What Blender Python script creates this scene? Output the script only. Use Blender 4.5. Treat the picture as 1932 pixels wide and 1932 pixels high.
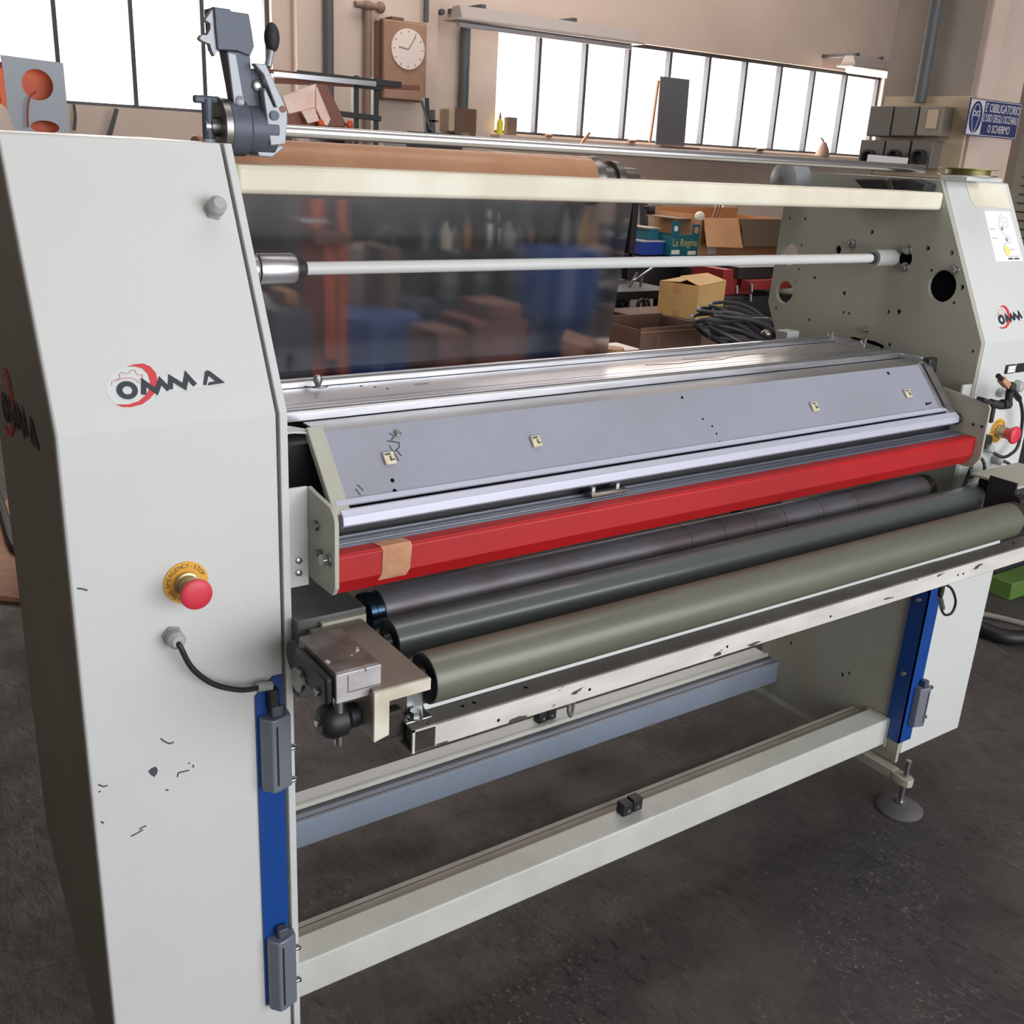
import bpy, bmesh, math, random
from mathutils import Vector, Matrix, geometry
random.seed(7)
for o in list(bpy.data.objects): bpy.data.objects.remove(o)
S = bpy.context.scene
COL = S.collection

# ------------------------------------------------------------ camera, world, light, exposure
FPX = 1922.5115
CP = Vector((-0.2401, -1.3368, 1.62))
YAW, PITCH, ROLL = -0.6179, -0.3405, 0.0559
_f = Vector((-math.sin(YAW)*math.cos(PITCH), math.cos(YAW)*math.cos(PITCH), math.sin(PITCH)))
_r0 = Vector((math.cos(YAW), math.sin(YAW), 0)); _u0 = _r0.cross(_f)
_r = math.cos(ROLL)*_r0 + math.sin(ROLL)*_u0
_u = -math.sin(ROLL)*_r0 + math.cos(ROLL)*_u0
cd = bpy.data.cameras.new('camera'); cam = bpy.data.objects.new('camera', cd); COL.objects.link(cam)
cd.sensor_width = 36; cd.sensor_fit = 'HORIZONTAL'; cd.lens = FPX/1932*36; cd.clip_start = .05; cd.clip_end = 100
m3 = Matrix((_r, _u, -_f)).transposed().to_4x4(); cam.matrix_world = Matrix.Translation(CP) @ m3
S.camera = cam

def at(px, py, **k):
    """the point of the plane x=, y= or z= seen at a pixel of the photograph"""
    d = _f*FPX + _r*(px-966) + _u*(966-py)
    a, v = list(k.items())[0]; i = 'xyz'.index(a)
    return CP + d*((v-CP[i])/d[i])

w = bpy.data.worlds.new('world'); S.world = w; w.use_nodes = True
w.node_tree.nodes['Background'].inputs[0].default_value = (1.0, 0.97, 0.95, 1)
w.node_tree.nodes['Background'].inputs[1].default_value = 3.0
S.view_settings.view_transform = 'Standard'; S.view_settings.look = 'None'
S.view_settings.exposure = 0.26; S.view_settings.gamma = 1; S.view_settings.use_curve_mapping = False
S.cycles.use_denoising = True
S.cycles.max_bounces = 8; S.cycles.transparent_max_bounces = 12; S.cycles.sample_clamp_indirect = 6

def area(name, loc, rot, sx, sy, radiance, col):
    l = bpy.data.lights.new(name, 'AREA'); l.shape = 'RECTANGLE'; l.size = sx; l.size_y = sy
    l.energy = radiance*math.pi*sx*sy; l.color = col
    o = bpy.data.objects.new(name, l); COL.objects.link(o); o.location = loc; o.rotation_euler = rot
    return o
R = math.radians
area('daylight_door', (2.4, -4.6, 2.35), (R(90), 0, 0), 6.0, 2.6, 2.4, (.80, .90, 1.0))
area('daylight_skylight', (1.6, 0.2, 4.35), (0, 0, 0), 3.4, 1.2, 2.8, (1.0, .97, .93))
area('daylight_window_left', (1.54, 6.35, 2.3), (R(-90), 0, 0), 2.5, 1.3, 9, (1.0, .90, .84))
area('daylight_window_right', (6.9, 6.35, 2.3), (R(-90), 0, 0), 5.2, 1.3, 9, (1.0, .90, .84))
area('daylight_skylight_rear', (4.5, 4.6, 4.35), (0, 0, 0), 7.0, 1.2, 3.4, (1.0, .92, .88))

# ------------------------------------------------------------ materials
def lin(c):
    def f(x):
        x /= 255.
        return x/12.92 if x <= .04045 else ((x+.055)/1.055)**2.4
    return (f(c[0]), f(c[1]), f(c[2]), 1)
MATS = {}
def mat(name, c, rough=.5, metal=0., c2=None, scale=6., lo=.4, hi=.62, detail=6., stretch=(1, 1, 1), bump=0., bscale=None, specks=None, coat=0., spec=.5, emit=0., rvar=0., aniso=False):
    """principled material; c2 = patches of a second colour through noise; specks = (colour, threshold, scale)"""
    m = bpy.data.materials.new(name); m.use_nodes = True; MATS[name] = m
    nt = m.node_tree; N = nt.nodes; K = nt.links; b = N['Principled BSDF']
    b.inputs['Base Color'].default_value = lin(c); b.inputs['Roughness'].default_value = rough
    b.inputs['Metallic'].default_value = metal; b.inputs['Specular IOR Level'].default_value = spec
    b.inputs['Coat Weight'].default_value = coat
    if emit: b.inputs['Emission Color'].default_value = lin(c); b.inputs['Emission Strength'].default_value = emit
    if c2 or specks or bump or rvar:
        tc = N.new('ShaderNodeTexCoord'); mp = N.new('ShaderNodeMapping'); mp.inputs['Scale'].default_value = stretch
        K.new(tc.outputs['Object'], mp.inputs[0])
        src = None
        def noise(s, d=detail):
            n = N.new('ShaderNodeTexNoise'); n.inputs['Scale'].default_value = s; n.inputs['Detail'].default_value = d
            n.inputs['Roughness'].default_value = .6
            K.new(mp.outputs[0], n.inputs['Vector']); return n
        def ramp(n, a, bb):
            r = N.new('ShaderNodeMapRange'); r.inputs[1].default_value = a; r.inputs[2].default_value = bb
            K.new(n.outputs['Fac'], r.inputs[0]); return r
        if c2:
            n = noise(scale); r = ramp(n, lo, hi); mx = N.new('ShaderNodeMix'); mx.data_type = 'RGBA'
            mx.inputs[6].default_value = lin(c); mx.inputs[7].default_value = lin(c2)
            K.new(r.outputs[0], mx.inputs[0]); src = mx.outputs[2]
        if specks:
            for sp in (specks if isinstance(specks, list) else [specks]):
                n = noise(sp[2], 3.); r = ramp(n, sp[1], sp[1]+.02); mx = N.new('ShaderNodeMix'); mx.data_type = 'RGBA'
                if src: K.new(src, mx.inputs[6])
                else: mx.inputs[6].default_value = lin(c)
                mx.inputs[7].default_value = lin(sp[0]); K.new(r.outputs[0], mx.inputs[0]); src = mx.outputs[2]
        if src: K.new(src, b.inputs['Base Color'])
        if rvar:
            n = noise(scale*1.7); r = ramp(n, .3, .7); r.inputs[3].default_value = max(.02, rough-rvar); r.inputs[4].default_value = rough+rvar
            K.new(r.outputs[0], b.inputs['Roughness'])
        if bump:
            n = noise(bscale or scale); bp = N.new('ShaderNodeBump'); bp.inputs['Strength'].default_value = bump; bp.inputs['Distance'].default_value = .01
            K.new(n.outputs['Fac'], bp.inputs['Height']); K.new(bp.outputs[0], b.inputs['Normal'])
    return m

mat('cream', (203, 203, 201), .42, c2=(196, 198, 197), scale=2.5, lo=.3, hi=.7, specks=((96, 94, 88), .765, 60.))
mat('cream_worn', (222, 217, 200), .45, c2=(206, 198, 178), scale=4, specks=[((120, 100, 80), .73, 40.), ((150, 120, 95), .74, 14.)])
mat('plate', (168, 170, 158), .5, c2=(164, 160, 146), scale=3, specks=((110, 100, 90), .77, 45.))
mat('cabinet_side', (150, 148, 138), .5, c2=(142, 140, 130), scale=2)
mat('beam_cream', (196, 198, 190), .38, c2=(186, 188, 180), scale=5, specks=((120, 100, 80), .75, 18.))
mat('beam_top', (176, 172, 162), .55, c2=(160, 156, 146), scale=8)
mat('beam_blue', (134, 144, 160), .45, c2=(128, 136, 150), scale=5)
mat('rail_grey', (104, 108, 120), .45, .3)
mat('groove', (70, 70, 74), .5)
mat('alu', (214, 214, 220), .34, 1., c2=(190, 190, 196), scale=7, stretch=(.6, 6, 6), rvar=.06)
mat('sheet_grey', (166, 164, 162), .4, .7, c2=(150, 148, 146), scale=3, stretch=(1, 3, 3))
mat('alu_sheet', (206, 203, 203), .34, .9, c2=(192, 190, 188), scale=2, stretch=(1, 3, 3), rvar=.05)
mat('alu_bright', (236, 236, 240), .2, 1.)
mat('guard', (150, 152, 166), .5, .15, c2=(144, 146, 158), scale=4, specks=((90, 90, 100), .77, 60.))
mat('guard_edge', (186, 188, 204), .42, .25)
mat('red', (172, 14, 20), .48, c2=(158, 14, 20), scale=5, specks=((100, 20, 24), .73, 30.))
mat('tape', (190, 140, 108), .7, c2=(172, 122, 92), scale=30)
mat('black', (24, 25, 28), .5)
mat('black_soft', (34, 34, 38), .65)
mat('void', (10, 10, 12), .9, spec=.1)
mat('steel', (222, 224, 228), .24, 1.)
mat('steel_dull', (140, 138, 134), .38, 1., c2=(110, 106, 102), scale=14)
mat('zinc', (180, 182, 182), .32, 1.)
mat('roll_steel', (132, 128, 134), .45, .5, c2=(112, 100, 100), scale=5, stretch=(1, 3, 3), specks=((150, 150, 160), .75, 30.))
mat('roll_dark', (92, 99, 98), .36, .1, c2=(86, 93, 92), scale=3, specks=((190, 195, 190), .80, 70.), coat=.3)
mat('roll_olive', (106, 106, 94), .42, .15, c2=(98, 98, 86), scale=3, stretch=(1, 3, 3), specks=((180, 182, 170), .80, 60.), coat=.1)
mat('roll_end', (14, 16, 22), .4)
mat('roll_cap', (60, 84, 104), .25, .9)
mat('worn_metal', (128, 120, 116), .45, .5, c2=(92, 84, 80), scale=18, specks=((215, 210, 208), .68, 26.))
mat('worn_plate', (200, 196, 196), .4, .3, c2=(176, 172, 176), scale=16, specks=((90, 84, 80), .7, 30.))
mat('tube_paint', (206, 203, 196), .45, c2=(188, 184, 178), scale=10, stretch=(.5, 2, 2), specks=((70, 64, 60), .665, 22.))
mat('tube_grey', (112, 108, 100), .5, c2=(98, 92, 86), scale=9, specks=((52, 48, 46), .70, 40.))
mat('tube_dark', (62, 56, 52), .6, .3, c2=(44, 40, 38), scale=20)
mat('arm_top', (140, 130, 122), .45, .3, c2=(128, 118, 110), scale=4)
mat('arm_white', (214, 208, 192), .5, c2=(190, 180, 162), scale=12, specks=((90, 76, 62), .70, 34.))
mat('block_grey', (100, 100, 100), .5, .2, c2=(92, 92, 92), scale=6)
mat('blue', (6, 64, 138), .42, c2=(6, 58, 130), scale=6, specks=((70, 62, 70), .76, 20.))
mat('switch_grey', (118, 122, 134), .42, .25)
mat('yellow', (224, 166, 56), .5)
mat('button_red', (205, 50, 68), .45)
mat('collar', (176, 164, 130), .35, .6)
mat('gland', (164, 166, 164), .5)
mat('cable', (28, 32, 38), .5)
mat('dirt', (70, 70, 80), .7)
mat('logo_black', (44, 46, 58), .5)
mat('logo_red', (196, 56, 60), .5)
mat('logo_pink', (196, 128, 128), .5)
mat('sticker', (204, 208, 206), .3)
mat('paper_white', (232, 230, 236), .6)
mat('ink', (60, 58, 64), .7)
mat('ink_grey', (140, 138, 146), .7)
mat('disc_yellow', (232, 216, 130), .6)
mat('kraft', (186, 138, 104), .6, c2=(178, 128, 96), scale=5, stretch=(2, 1, 1), coat=.15)
mat('rubber', (92, 88, 90), .75, c2=(80, 76, 78), scale=12)
mat('brass', (120, 112, 60), .45, .5)
mat('bracket_grey', (150, 152, 158), .45, .3)
mat('bracket_dark', (80, 85, 98), .5, .2)
mat('cream_tag', (216, 208, 186), .5, c2=(190, 176, 140), scale=60)
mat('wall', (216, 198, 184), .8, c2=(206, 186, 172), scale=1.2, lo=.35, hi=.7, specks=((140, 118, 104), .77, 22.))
mat('wall_upper', (196, 182, 176), .8, c2=(186, 170, 162), scale=.8)
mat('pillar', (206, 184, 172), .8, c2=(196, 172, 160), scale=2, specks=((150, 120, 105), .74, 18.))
mat('pillar_shade_cabinet_grey', (150, 140, 130), .8, c2=(140, 130, 120), scale=2)  # pillar colour with its side's shade mixed in; plain grey on a cabinet
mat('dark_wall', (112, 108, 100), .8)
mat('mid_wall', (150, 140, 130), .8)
mat('mullion', (66, 70, 74), .6)
mat('conduit', (84, 86, 88), .55)
mat('pipe_brown', (142, 116, 102), .6)
mat('clock_box', (166, 130, 106), .6, c2=(156, 120, 98), scale=3)
mat('clock_rim', (112, 84, 68), .6)
mat('clock_face', (238, 222, 212), .5)
mat('clock_ink', (150, 128, 116), .6)
mat('lamp_grey', (168, 158, 152), .5)
mat('lamp_glow', (255, 236, 214), .5, emit=2.2)
mat('socket_dark', (104, 98, 92), .55)
mat('socket_mid', (136, 126, 114), .55)
mat('socket_side', (190, 172, 146), .55)
mat('sign_blue', (44, 52, 96), .5)
mat('sign_white', (206, 200, 204), .5)
mat('orange', (226, 96, 40), .5, c2=(205, 84, 36), scale=5)
mat('orange_dark', (150, 62, 38), .55)
mat('grey_blue', (160, 164, 174), .5)
mat('pink_steel', (252, 224, 212), .5, c2=(236, 192, 176), scale=8, specks=((120, 60, 50), .7, 22.))
mat('rust', (132, 84, 68), .6)
mat('rack', (48, 48, 50), .5)
mat('board', (104, 106, 110), .5)
mat('wood', (186, 140, 110), .65, c2=(170, 120, 90), scale=12, stretch=(1, 6, 6))
mat('cardboard', (196, 148, 106), .75, c2=(186, 138, 98), scale=3)
mat('cardboard_yellow', (212, 172, 112), .75, c2=(200, 158, 100), scale=3)
mat('cardboard_dark', (112, 84, 70), .75, c2=(98, 74, 62), scale=3)
mat('carton_red', (134, 84, 68), .75, c2=(122, 76, 62), scale=3)
mat('cardboard_grey', (128, 112, 94), .75)
mat('box_tape', (200, 152, 96), .5)
mat('teal', (22, 100, 112), .55)
mat('crate_blue', (30, 62, 152), .55)
mat('gold', (206, 186, 96), .5)
mat('barrel', (24, 86, 168), .4, c2=(20, 74, 150), scale=4)
mat('barrel_dark', (30, 44, 84), .45)
mat('bench_dark', (36, 35, 38), .6)
mat('red_dull', (140, 44, 40), .55)
mat('beige_white', (240, 234, 216), .6)
mat('hose', (52, 52, 54), .5)
mat('hose_grey', (130, 124, 116), .5)
mat('green', (86, 116, 54), .55)
mat('locker', (140, 136, 120), .55)
mat('bottle_yellow', (240, 232, 60), .4)
mat('red_cap', (190, 70, 50), .5)
mat('glass_bottle', (120, 130, 130), .2)
mat('pallet', (104, 70, 50), .7, c2=(84, 58, 42), scale=6, stretch=(4, 1, 1))
mat('pane_dirt', (230, 225, 220), .5)

def floor_mat():
    m = bpy.data.materials.new('floor'); m.use_nodes = True; MATS['floor'] = m
    nt = m.node_tree; N = nt.nodes; K = nt.links; b = N['Principled BSDF']
    tc = N.new('ShaderNodeTexCoord')
    def noise(sc, d, st=(1, 1, 1), rot=0., rgh=.6, dist=0.):
        mp = N.new('ShaderNodeMapping'); mp.inputs['Scale'].default_value = st; mp.inputs['Rotation'].default_value = (0, 0, rot)
        K.new(tc.outputs['Object'], mp.inputs[0]); n = N.new('ShaderNodeTexNoise'); n.inputs['Scale'].default_value = sc
        n.inputs['Detail'].default_value = d; n.inputs['Roughness'].default_value = rgh; n.inputs['Distortion'].default_value = dist
        K.new(mp.outputs[0], n.inputs['Vector']); return n.outputs['Fac']
    def rng(f, a, c, lo=0., hi=1.):
        r = N.new('ShaderNodeMapRange'); r.inputs[1].default_value = a; r.inputs[2].default_value = c; r.inputs[3].default_value = lo; r.inputs[4].default_value = hi
        K.new(f, r.inputs[0]); return r.outputs[0]
    def mth(op, a, c):
        q = N.new('ShaderNodeMath'); q.operation = op
        for i, v in enumerate((a, c)):
            if isinstance(v, (int, float)): q.inputs[i].default_value = v
            elif v is not None: K.new(v, q.inputs[i])
        return q.outputs[0]
    def mix(f, a, c):
        q = N.new('ShaderNodeMix'); q.data_type = 'RGBA'; K.new(f, q.inputs[0])
        for i, v in ((6, a), (7, c)):
            if isinstance(v, tuple): q.inputs[i].default_value = lin(v)
            else: K.new(v, q.inputs[i])
        return q.outputs[2]
    col = mix(rng(noise(.9, 8.), .38, .62), (86, 78, 73), (62, 58, 58))
    col = mix(rng(noise(6., 10., rgh=.75), .42, .66, 0, .75), col, (44, 41, 41))
    col = mix(rng(noise(42., 6., (1, .45, 1), .5), .60, .68, 0, .6), col, (34, 31, 30))
    col = mix(rng(noise(18., 8., rgh=.8), .62, .70, 0, .45), col, (104, 96, 90))
    col = mix(rng(noise(60., 5., rgh=.7), .65, .68, 0, .3), col, (134, 126, 118))
    col = mix(mth('MULTIPLY', rng(noise(90., 4., rgh=.7), .60, .63), rng(noise(1.9, 5.), .5, .64, 0, .6)), col, (150, 144, 138))
    col = mix(mth('MULTIPLY', rng(noise(70., 4., (1, .35, 1), 1.0, .7), .57, .62), rng(noise(1.7, 3.), .4, .6, .1, .9)), col, (32, 30, 30))
    for st, rot, sc in (((1, .25, 1), .6, 5.), ((.3, 1, 1), 1.1, 6.), ((1, .2, 1), -.4, 8.)):
        ln = mth('ABSOLUTE', mth('SUBTRACT', noise(sc*1.6, 3., st, rot, .6, .0), .5), None)
        k = mth('MULTIPLY', rng(ln, .0, .005, 1, 0), rng(noise(3.1, 6., rot=rot), .54, .66, 0, .45))
        col = mix(k, col, (146, 142, 140))
    K.new(col, b.inputs['Base Color'])
    K.new(rng(noise(3., 6.), .35, .65, .42, .7), b.inputs['Roughness'])
    bp = N.new('ShaderNodeBump'); bp.inputs['Strength'].default_value = .9; bp.inputs['Distance'].default_value = .008
    K.new(noise(38., 8., (1, .5, 1), .5), bp.inputs['Height']); K.new(bp.outputs[0], b.inputs['Normal'])
floor_mat()
def clear_mat(name, tint, gloss, rough):
    m = bpy.data.materials.new(name); m.use_nodes = True; MATS[name] = m
    nt = m.node_tree; nt.nodes.clear(); N = nt.nodes
    out = N.new('ShaderNodeOutputMaterial'); t = N.new('ShaderNodeBsdfTransparent'); g = N.new('ShaderNodeBsdfGlossy'); mx = N.new('ShaderNodeMixShader')
    t.inputs[0].default_value = lin(tint); g.inputs['Roughness'].default_value = rough; mx.inputs[0].default_value = gloss
    nt.links.new(t.outputs[0], mx.inputs[1]); nt.links.new(g.outputs[0], mx.inputs[2]); nt.links.new(mx.outputs[0], out.inputs[0])
    return m
clear_mat('window_glass', (250, 250, 250), .04, .1)

def film_mat():
    m = bpy.data.materials.new('film'); m.use_nodes = True; MATS['film'] = m
    nt = m.node_tree; nt.nodes.clear(); N = nt.nodes; K = nt.links
    out = N.new('ShaderNodeOutputMaterial')
    rf = N.new('ShaderNodeBsdfRefraction'); rf.inputs['IOR'].default_value = 1.02; rf.inputs['Roughness'].default_value = .34; rf.inputs['Color'].default_value = (.42, .40, .41, 1)
    t = N.new('ShaderNodeBsdfTransparent'); t.inputs[0].default_value = (.42, .40, .41, 1)
    g = N.new('ShaderNodeBsdfGlossy'); g.inputs['Roughness'].default_value = .22; g.inputs['Color'].default_value = (.8, .84, .9, 1)
    m1 = N.new('ShaderNodeMixShader'); m1.inputs[0].default_value = .2
    m2 = N.new('ShaderNodeMixShader'); m2.inputs[0].default_value = .07
    K.new(rf.outputs[0], m1.inputs[1]); K.new(t.outputs[0], m1.inputs[2]); K.new(m1.outputs[0], m2.inputs[1]); K.new(g.outputs[0], m2.inputs[2]); K.new(m2.outputs[0], out.inputs[0])
film_mat()

# ------------------------------------------------------------ mesh builder
class MB:
    def __init__(s): s.v = []; s.f = []
    def add(s, vs, fs):
        n = len(s.v); s.v += [Vector(v) for v in vs]; s.f += [tuple(i+n for i in f) for f in fs]; return s
    def box(s, x0, x1, y0, y1, z0, z1):
        return s.add([(x0,y0,z0),(x1,y0,z0),(x1,y1,z0),(x0,y1,z0),(x0,y0,z1),(x1,y0,z1),(x1,y1,z1),(x0,y1,z1)],
                     [(0,3,2,1),(4,5,6,7),(0,1,5,4),(1,2,6,5),(2,3,7,6),(3,0,4,7)])
    def obox(s, c, ax, ay, az):
        """box about c with half axes ax, ay, az"""
        c = Vector(c); ax = Vector(ax); ay = Vector(ay); az = Vector(az)
        vs = [c+i*ax+j*ay+k*az for k in (-1, 1) for i, j in ((-1,-1),(1,-1),(1,1),(-1,1))]
        return s.add(vs, [(0,3,2,1),(4,5,6,7),(0,1,5,4),(1,2,6,5),(2,3,7,6),(3,0,4,7)])
    def bar(s, p0, p1, w, h, up=(0, 0, 1)):
        p0 = Vector(p0); p1 = Vector(p1); d = (p1-p0); u = Vector(up); sd = d.cross(u).normalized(); uu = sd.cross(d).normalized()
        return s.obox((p0+p1)/2, d/2, sd*w/2, uu*h/2)
    def prism(s, loops, a0, a1, fn):
        """loops[0] outline, others holes, 2D; fn(a, u, v) -> 3D"""
        l3 = [[Vector((p[0], p[1], 0)) for p in l] for l in loops]
        tris = geometry.tessellate_polygon(l3)
        flat = [p for l in loops for p in l]; n = len(flat)
        vs = [fn(a0, *p) for p in flat] + [fn(a1, *p) for p in flat]
        fs = [tuple(t) for t in tris] + [tuple(i+n for i in reversed(t)) for t in tris]
        k = 0
        for l in loops:
            c = len(l)
            for i in range(c): fs.append((k+i, k+(i+1) % c, n+k+(i+1) % c, n+k+i))
            k += c
        return s.add(vs, fs)
    def px(s, poly, x0, x1, holes=()):
        return s.prism([poly]+list(holes), x0, x1, lambda a, u, v: (a, u, v))
    def cyl(s, p0, p1, r0, r1=None, n=28, cap=True):
        r1 = r0 if r1 is None else r1
        return s.lathe(p0, Vector(p1)-Vector(p0), [(0, r0), ((Vector(p1)-Vector(p0)).length, r1)], n, cap)
    def lathe(s, o, d, prof, n=28, cap=True):
        o = Vector(o); d = Vector(d).normalized(); a = d.orthogonal().normalized(); b = d.cross(a)
        vs = []; fs = []
        for (h, r) in prof:
            for i in range(n):
                t = 2*math.pi*i/n; vs.append(o+d*h+(a*math.cos(t)+b*math.sin(t))*r)
        for k in range(len(prof)-1):
            for i in range(n): j = (i+1) % n; fs.append((k*n+i, k*n+j, (k+1)*n+j, (k+1)*n+i))
        if cap: fs.append(tuple(range(n-1, -1, -1))); fs.append(tuple((len(prof)-1)*n+i for i in range(n)))
        return s.add(vs, fs)
    def tube(s, pts, r, n=10, sub=6, taper=None):
        pts = [Vector(p) for p in pts]
        if sub and len(pts) > 2:
            q = [pts[0]]+pts+[pts[-1]]; out = []
            for i in range(1, len(q)-2):
                for k in range(sub):
                    t = k/sub
                    out.append(.5*((2*q[i])+(-q[i-1]+q[i+1])*t+(2*q[i-1]-5*q[i]+4*q[i+1]-q[i+2])*t*t+(-q[i-1]+3*q[i]-3*q[i+1]+q[i+2])*t**3))
            out.append(pts[-1]); pts = out
        vs = []; fs = []; a = None
        for i, p in enumerate(pts):
            d = (pts[min(i+1, len(pts)-1)]-pts[max(i-1, 0)]).normalized()
            a = d.orthogonal().normalized() if a is None else (a-d*a.dot(d)).normalized()
            b = d.cross(a)
            for j in range(n):
                t = 2*math.pi*j/n; vs.append(p+(a*math.cos(t)+b*math.sin(t))*r)
        for k in range(len(pts)-1):
            for i in range(n): j = (i+1) % n; fs.append((k*n+i, k*n+j, (k+1)*n+j, (k+1)*n+i))
        fs.append(tuple(range(n-1, -1, -1))); fs.append(tuple((len(pts)-1)*n+i for i in range(n)))
        return s.add(vs, fs)
    def ell(s, c, r, n=18, m=12, ax=None):
        c = Vector(c); A = ax or (Vector((1,0,0)), Vector((0,1,0)), Vector((0,0,1)))
        vs = [c+A[2]*r[2]]; fs = []
        for k in range(1, m):
            ph = math.pi*k/m
            for i in range(n):
                t = 2*math.pi*i/n
                vs.append(c+A[0]*r[0]*math.sin(ph)*math.cos(t)+A[1]*r[1]*math.sin(ph)*math.sin(t)+A[2]*r[2]*math.cos(ph))
        vs.append(c-A[2]*r[2]); L = len(vs)-1
        for i in range(n):
            j = (i+1) % n; fs.append((0, 1+i, 1+j)); fs.append((L, 1+(m-2)*n+j, 1+(m-2)*n+i))
            for k in range(m-2): fs.append((1+k*n+i, 1+(k+1)*n+i, 1+(k+1)*n+j, 1+k*n+j))
        return s.add(vs, fs)

ORI = {}
def build(name, mb, m, parent=None, bevel=0., seg=2, smooth=35, label=None, loc=None):
    me = bpy.data.meshes.new(name); o = bpy.data.objects.new(name, me); COL.objects.link(o)
    org = ORI[parent.name] if parent else (Vector(loc) if loc is not None else Vector((0, 0, 0)))
    me.from_pydata([v-org for v in mb.v], [], mb.f)
    bm = bmesh.new(); bm.from_mesh(me); bmesh.ops.recalc_face_normals(bm, faces=bm.faces); bm.to_mesh(me); bm.free()
    me.materials.append(MATS[m])
    if parent: o.parent = parent
    else: o.location = org
    ORI[o.name] = org
    if smooth:
        me.shade_smooth(); me.set_sharp_from_angle(angle=math.radians(smooth))
    if bevel:
        b = o.modifiers.new('bevel', 'BEVEL'); b.width = bevel; b.segments = seg; b.limit_method = 'ANGLE'; b.angle_limit = R(40)
        b.use_clamp_overlap = True
    if label: o['label'] = label
    return o
def thing(name, label, cat, loc, group=None):
    o = bpy.data.objects.new(name, None); COL.objects.link(o); o.location = loc; o.empty_display_size = .1
    o['label'] = label; o['category'] = cat
    if group: o['group'] = group
    ORI[o.name] = Vector(loc); return o
def solo(name, mb, m, label, cat, bevel=0., group=None, **k):
    lo = Vector((min(v.x for v in mb.v), min(v.y for v in mb.v), min(v.z for v in mb.v)))
    hi = Vector((max(v.x for v in mb.v), max(v.y for v in mb.v), max(v.z for v in mb.v)))
    o = build(name, mb, m, bevel=bevel, loc=((lo.x+hi.x)/2, (lo.y+hi.y)/2, lo.z), **k)
    o['label'] = label; o['category'] = cat
    if group: o['group'] = group
    return o
def struct(name, mb, m, bevel=0., parent=None):
    o = build(name, mb, m, bevel=bevel, parent=parent)
    if not parent: o['kind'] = 'structure'
    return o
def circ(u, v, r, n=24, r2=None):
    return [(u+r*math.cos(2*math.pi*i/n), v+(r2 or r)*math.sin(2*math.pi*i/n)) for i in range(n)]

_tc = {}
def glyphs(txt, size, fn, depth=.0006, mb=None, sx=1., align='CENTER', bold=0.):
    """text as thin raised lettering; fn(u, v, n) -> 3D"""
    c = bpy.data.curves.new('t', 'FONT'); c.body = txt; c.size = size; c.align_x = align; c.align_y = 'CENTER'; c.extrude = depth/2; c.offset = bold; c.resolution_u = 3
    o = bpy.data.objects.new('t', c); COL.objects.link(o)
    me = o.evaluated_get(bpy.context.evaluated_depsgraph_get()).to_mesh()
    vs = [v.co.copy() for v in me.vertices]; fs = [tuple(p.vertices) for p in me.polygons]
    bpy.data.objects.remove(o); bpy.data.curves.remove(c)
    mb = mb or MB(); mb.add([fn(v.x*sx, v.y, v.z+depth/2) for v in vs], fs); return mb
def stroke(pts, wd, fn, d=.0006, mb=None, closed=False):
    """flat mitred band along a 2D polyline"""
    mb = mb or MB(); P = [Vector(p) for p in pts]; n = len(P); L = []; Rr = []
    for i in range(n):
        a = P[i-1] if (i or closed) else None; b = P[(i+1) % n] if (i < n-1 or closed) else None
        d1 = (P[i]-a).normalized() if a is not None else None; d2 = (b-P[i]).normalized() if b is not None else None
        if d1 is None: d1 = d2
        if d2 is None: d2 = d1
        t = (d1+d2); t = t.normalized() if t.length > 1e-6 else d1
        nn = Vector((-t.y, t.x)); k = max(.45, abs(nn.dot(Vector((-d1.y, d1.x)))))
        L.append(P[i]+nn*wd/2/k); Rr.append(P[i]-nn*wd/2/k)
    vs = [fn(p.x, p.y, 0) for p in L]+[fn(p.x, p.y, 0) for p in Rr]+[fn(p.x, p.y, d) for p in L]+[fn(p.x, p.y, d) for p in Rr]
    fs = []
    for i in range(n if closed else n-1):
        j = (i+1) % n
        fs += [(2*n+i, 2*n+j, 3*n+j, 3*n+i), (i, n+i, n+j, j), (i, j, 2*n+j, 2*n+i), (n+i, 3*n+i, 3*n+j, n+j)]
    if not closed: fs += [(0, 2*n, 3*n, n), (n-1, 2*n-1, 4*n-1, 3*n-1)]
    return mb.add(vs, fs)
def flat(loops, fn, d=.0006, mb=None):
    mb = mb or MB(); return mb.prism(loops, 0, d, lambda a, u, v: fn(u, v, a))

# ------------------------------------------------------------ the hall
struct('floor', MB().box(-1.6, 13, -5, 7, -.1, 0), 'floor')
wb = MB()
W = 6.0
def wall_band(x0, x1, z0, z1): wb.box(x0, x1, W, W+.3, z0, z1)
wall_band(-1.6, .4, 0, 4.4); wall_band(.4, 2.72, 0, 1.75); wall_band(.4, 2.72, 2.56, 4.4)
wall_band(2.72, 4.59, 0, 4.4); wall_band(4.59, 9.42, 0, 1.75); wall_band(4.59, 9.42, 2.545, 4.4); wall_band(9.42, 13, 0, 4.4)
struct('wall_back', wb, 'wall')
struct('trim_1', MB().box(2.86, 3.98, W-.1, W-.001, 0, 4.38), 'wall')
struct('trim_2', MB().box(4.55, 9.5, W-.14, W-.001, 1.67, 1.735), 'wall', .005)
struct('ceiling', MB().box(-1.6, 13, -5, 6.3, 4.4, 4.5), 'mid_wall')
struct('blocker_wall_left', MB().box(-1.7, -1.6, -5, 6.3, 0, 4.4), 'dark_wall')  # unseen, added close and dark to keep light off the left cabinet side
struct('wall_right', MB().box(13, 13.1, -5, 6.3, 0, 4.4), 'mid_wall')
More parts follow.
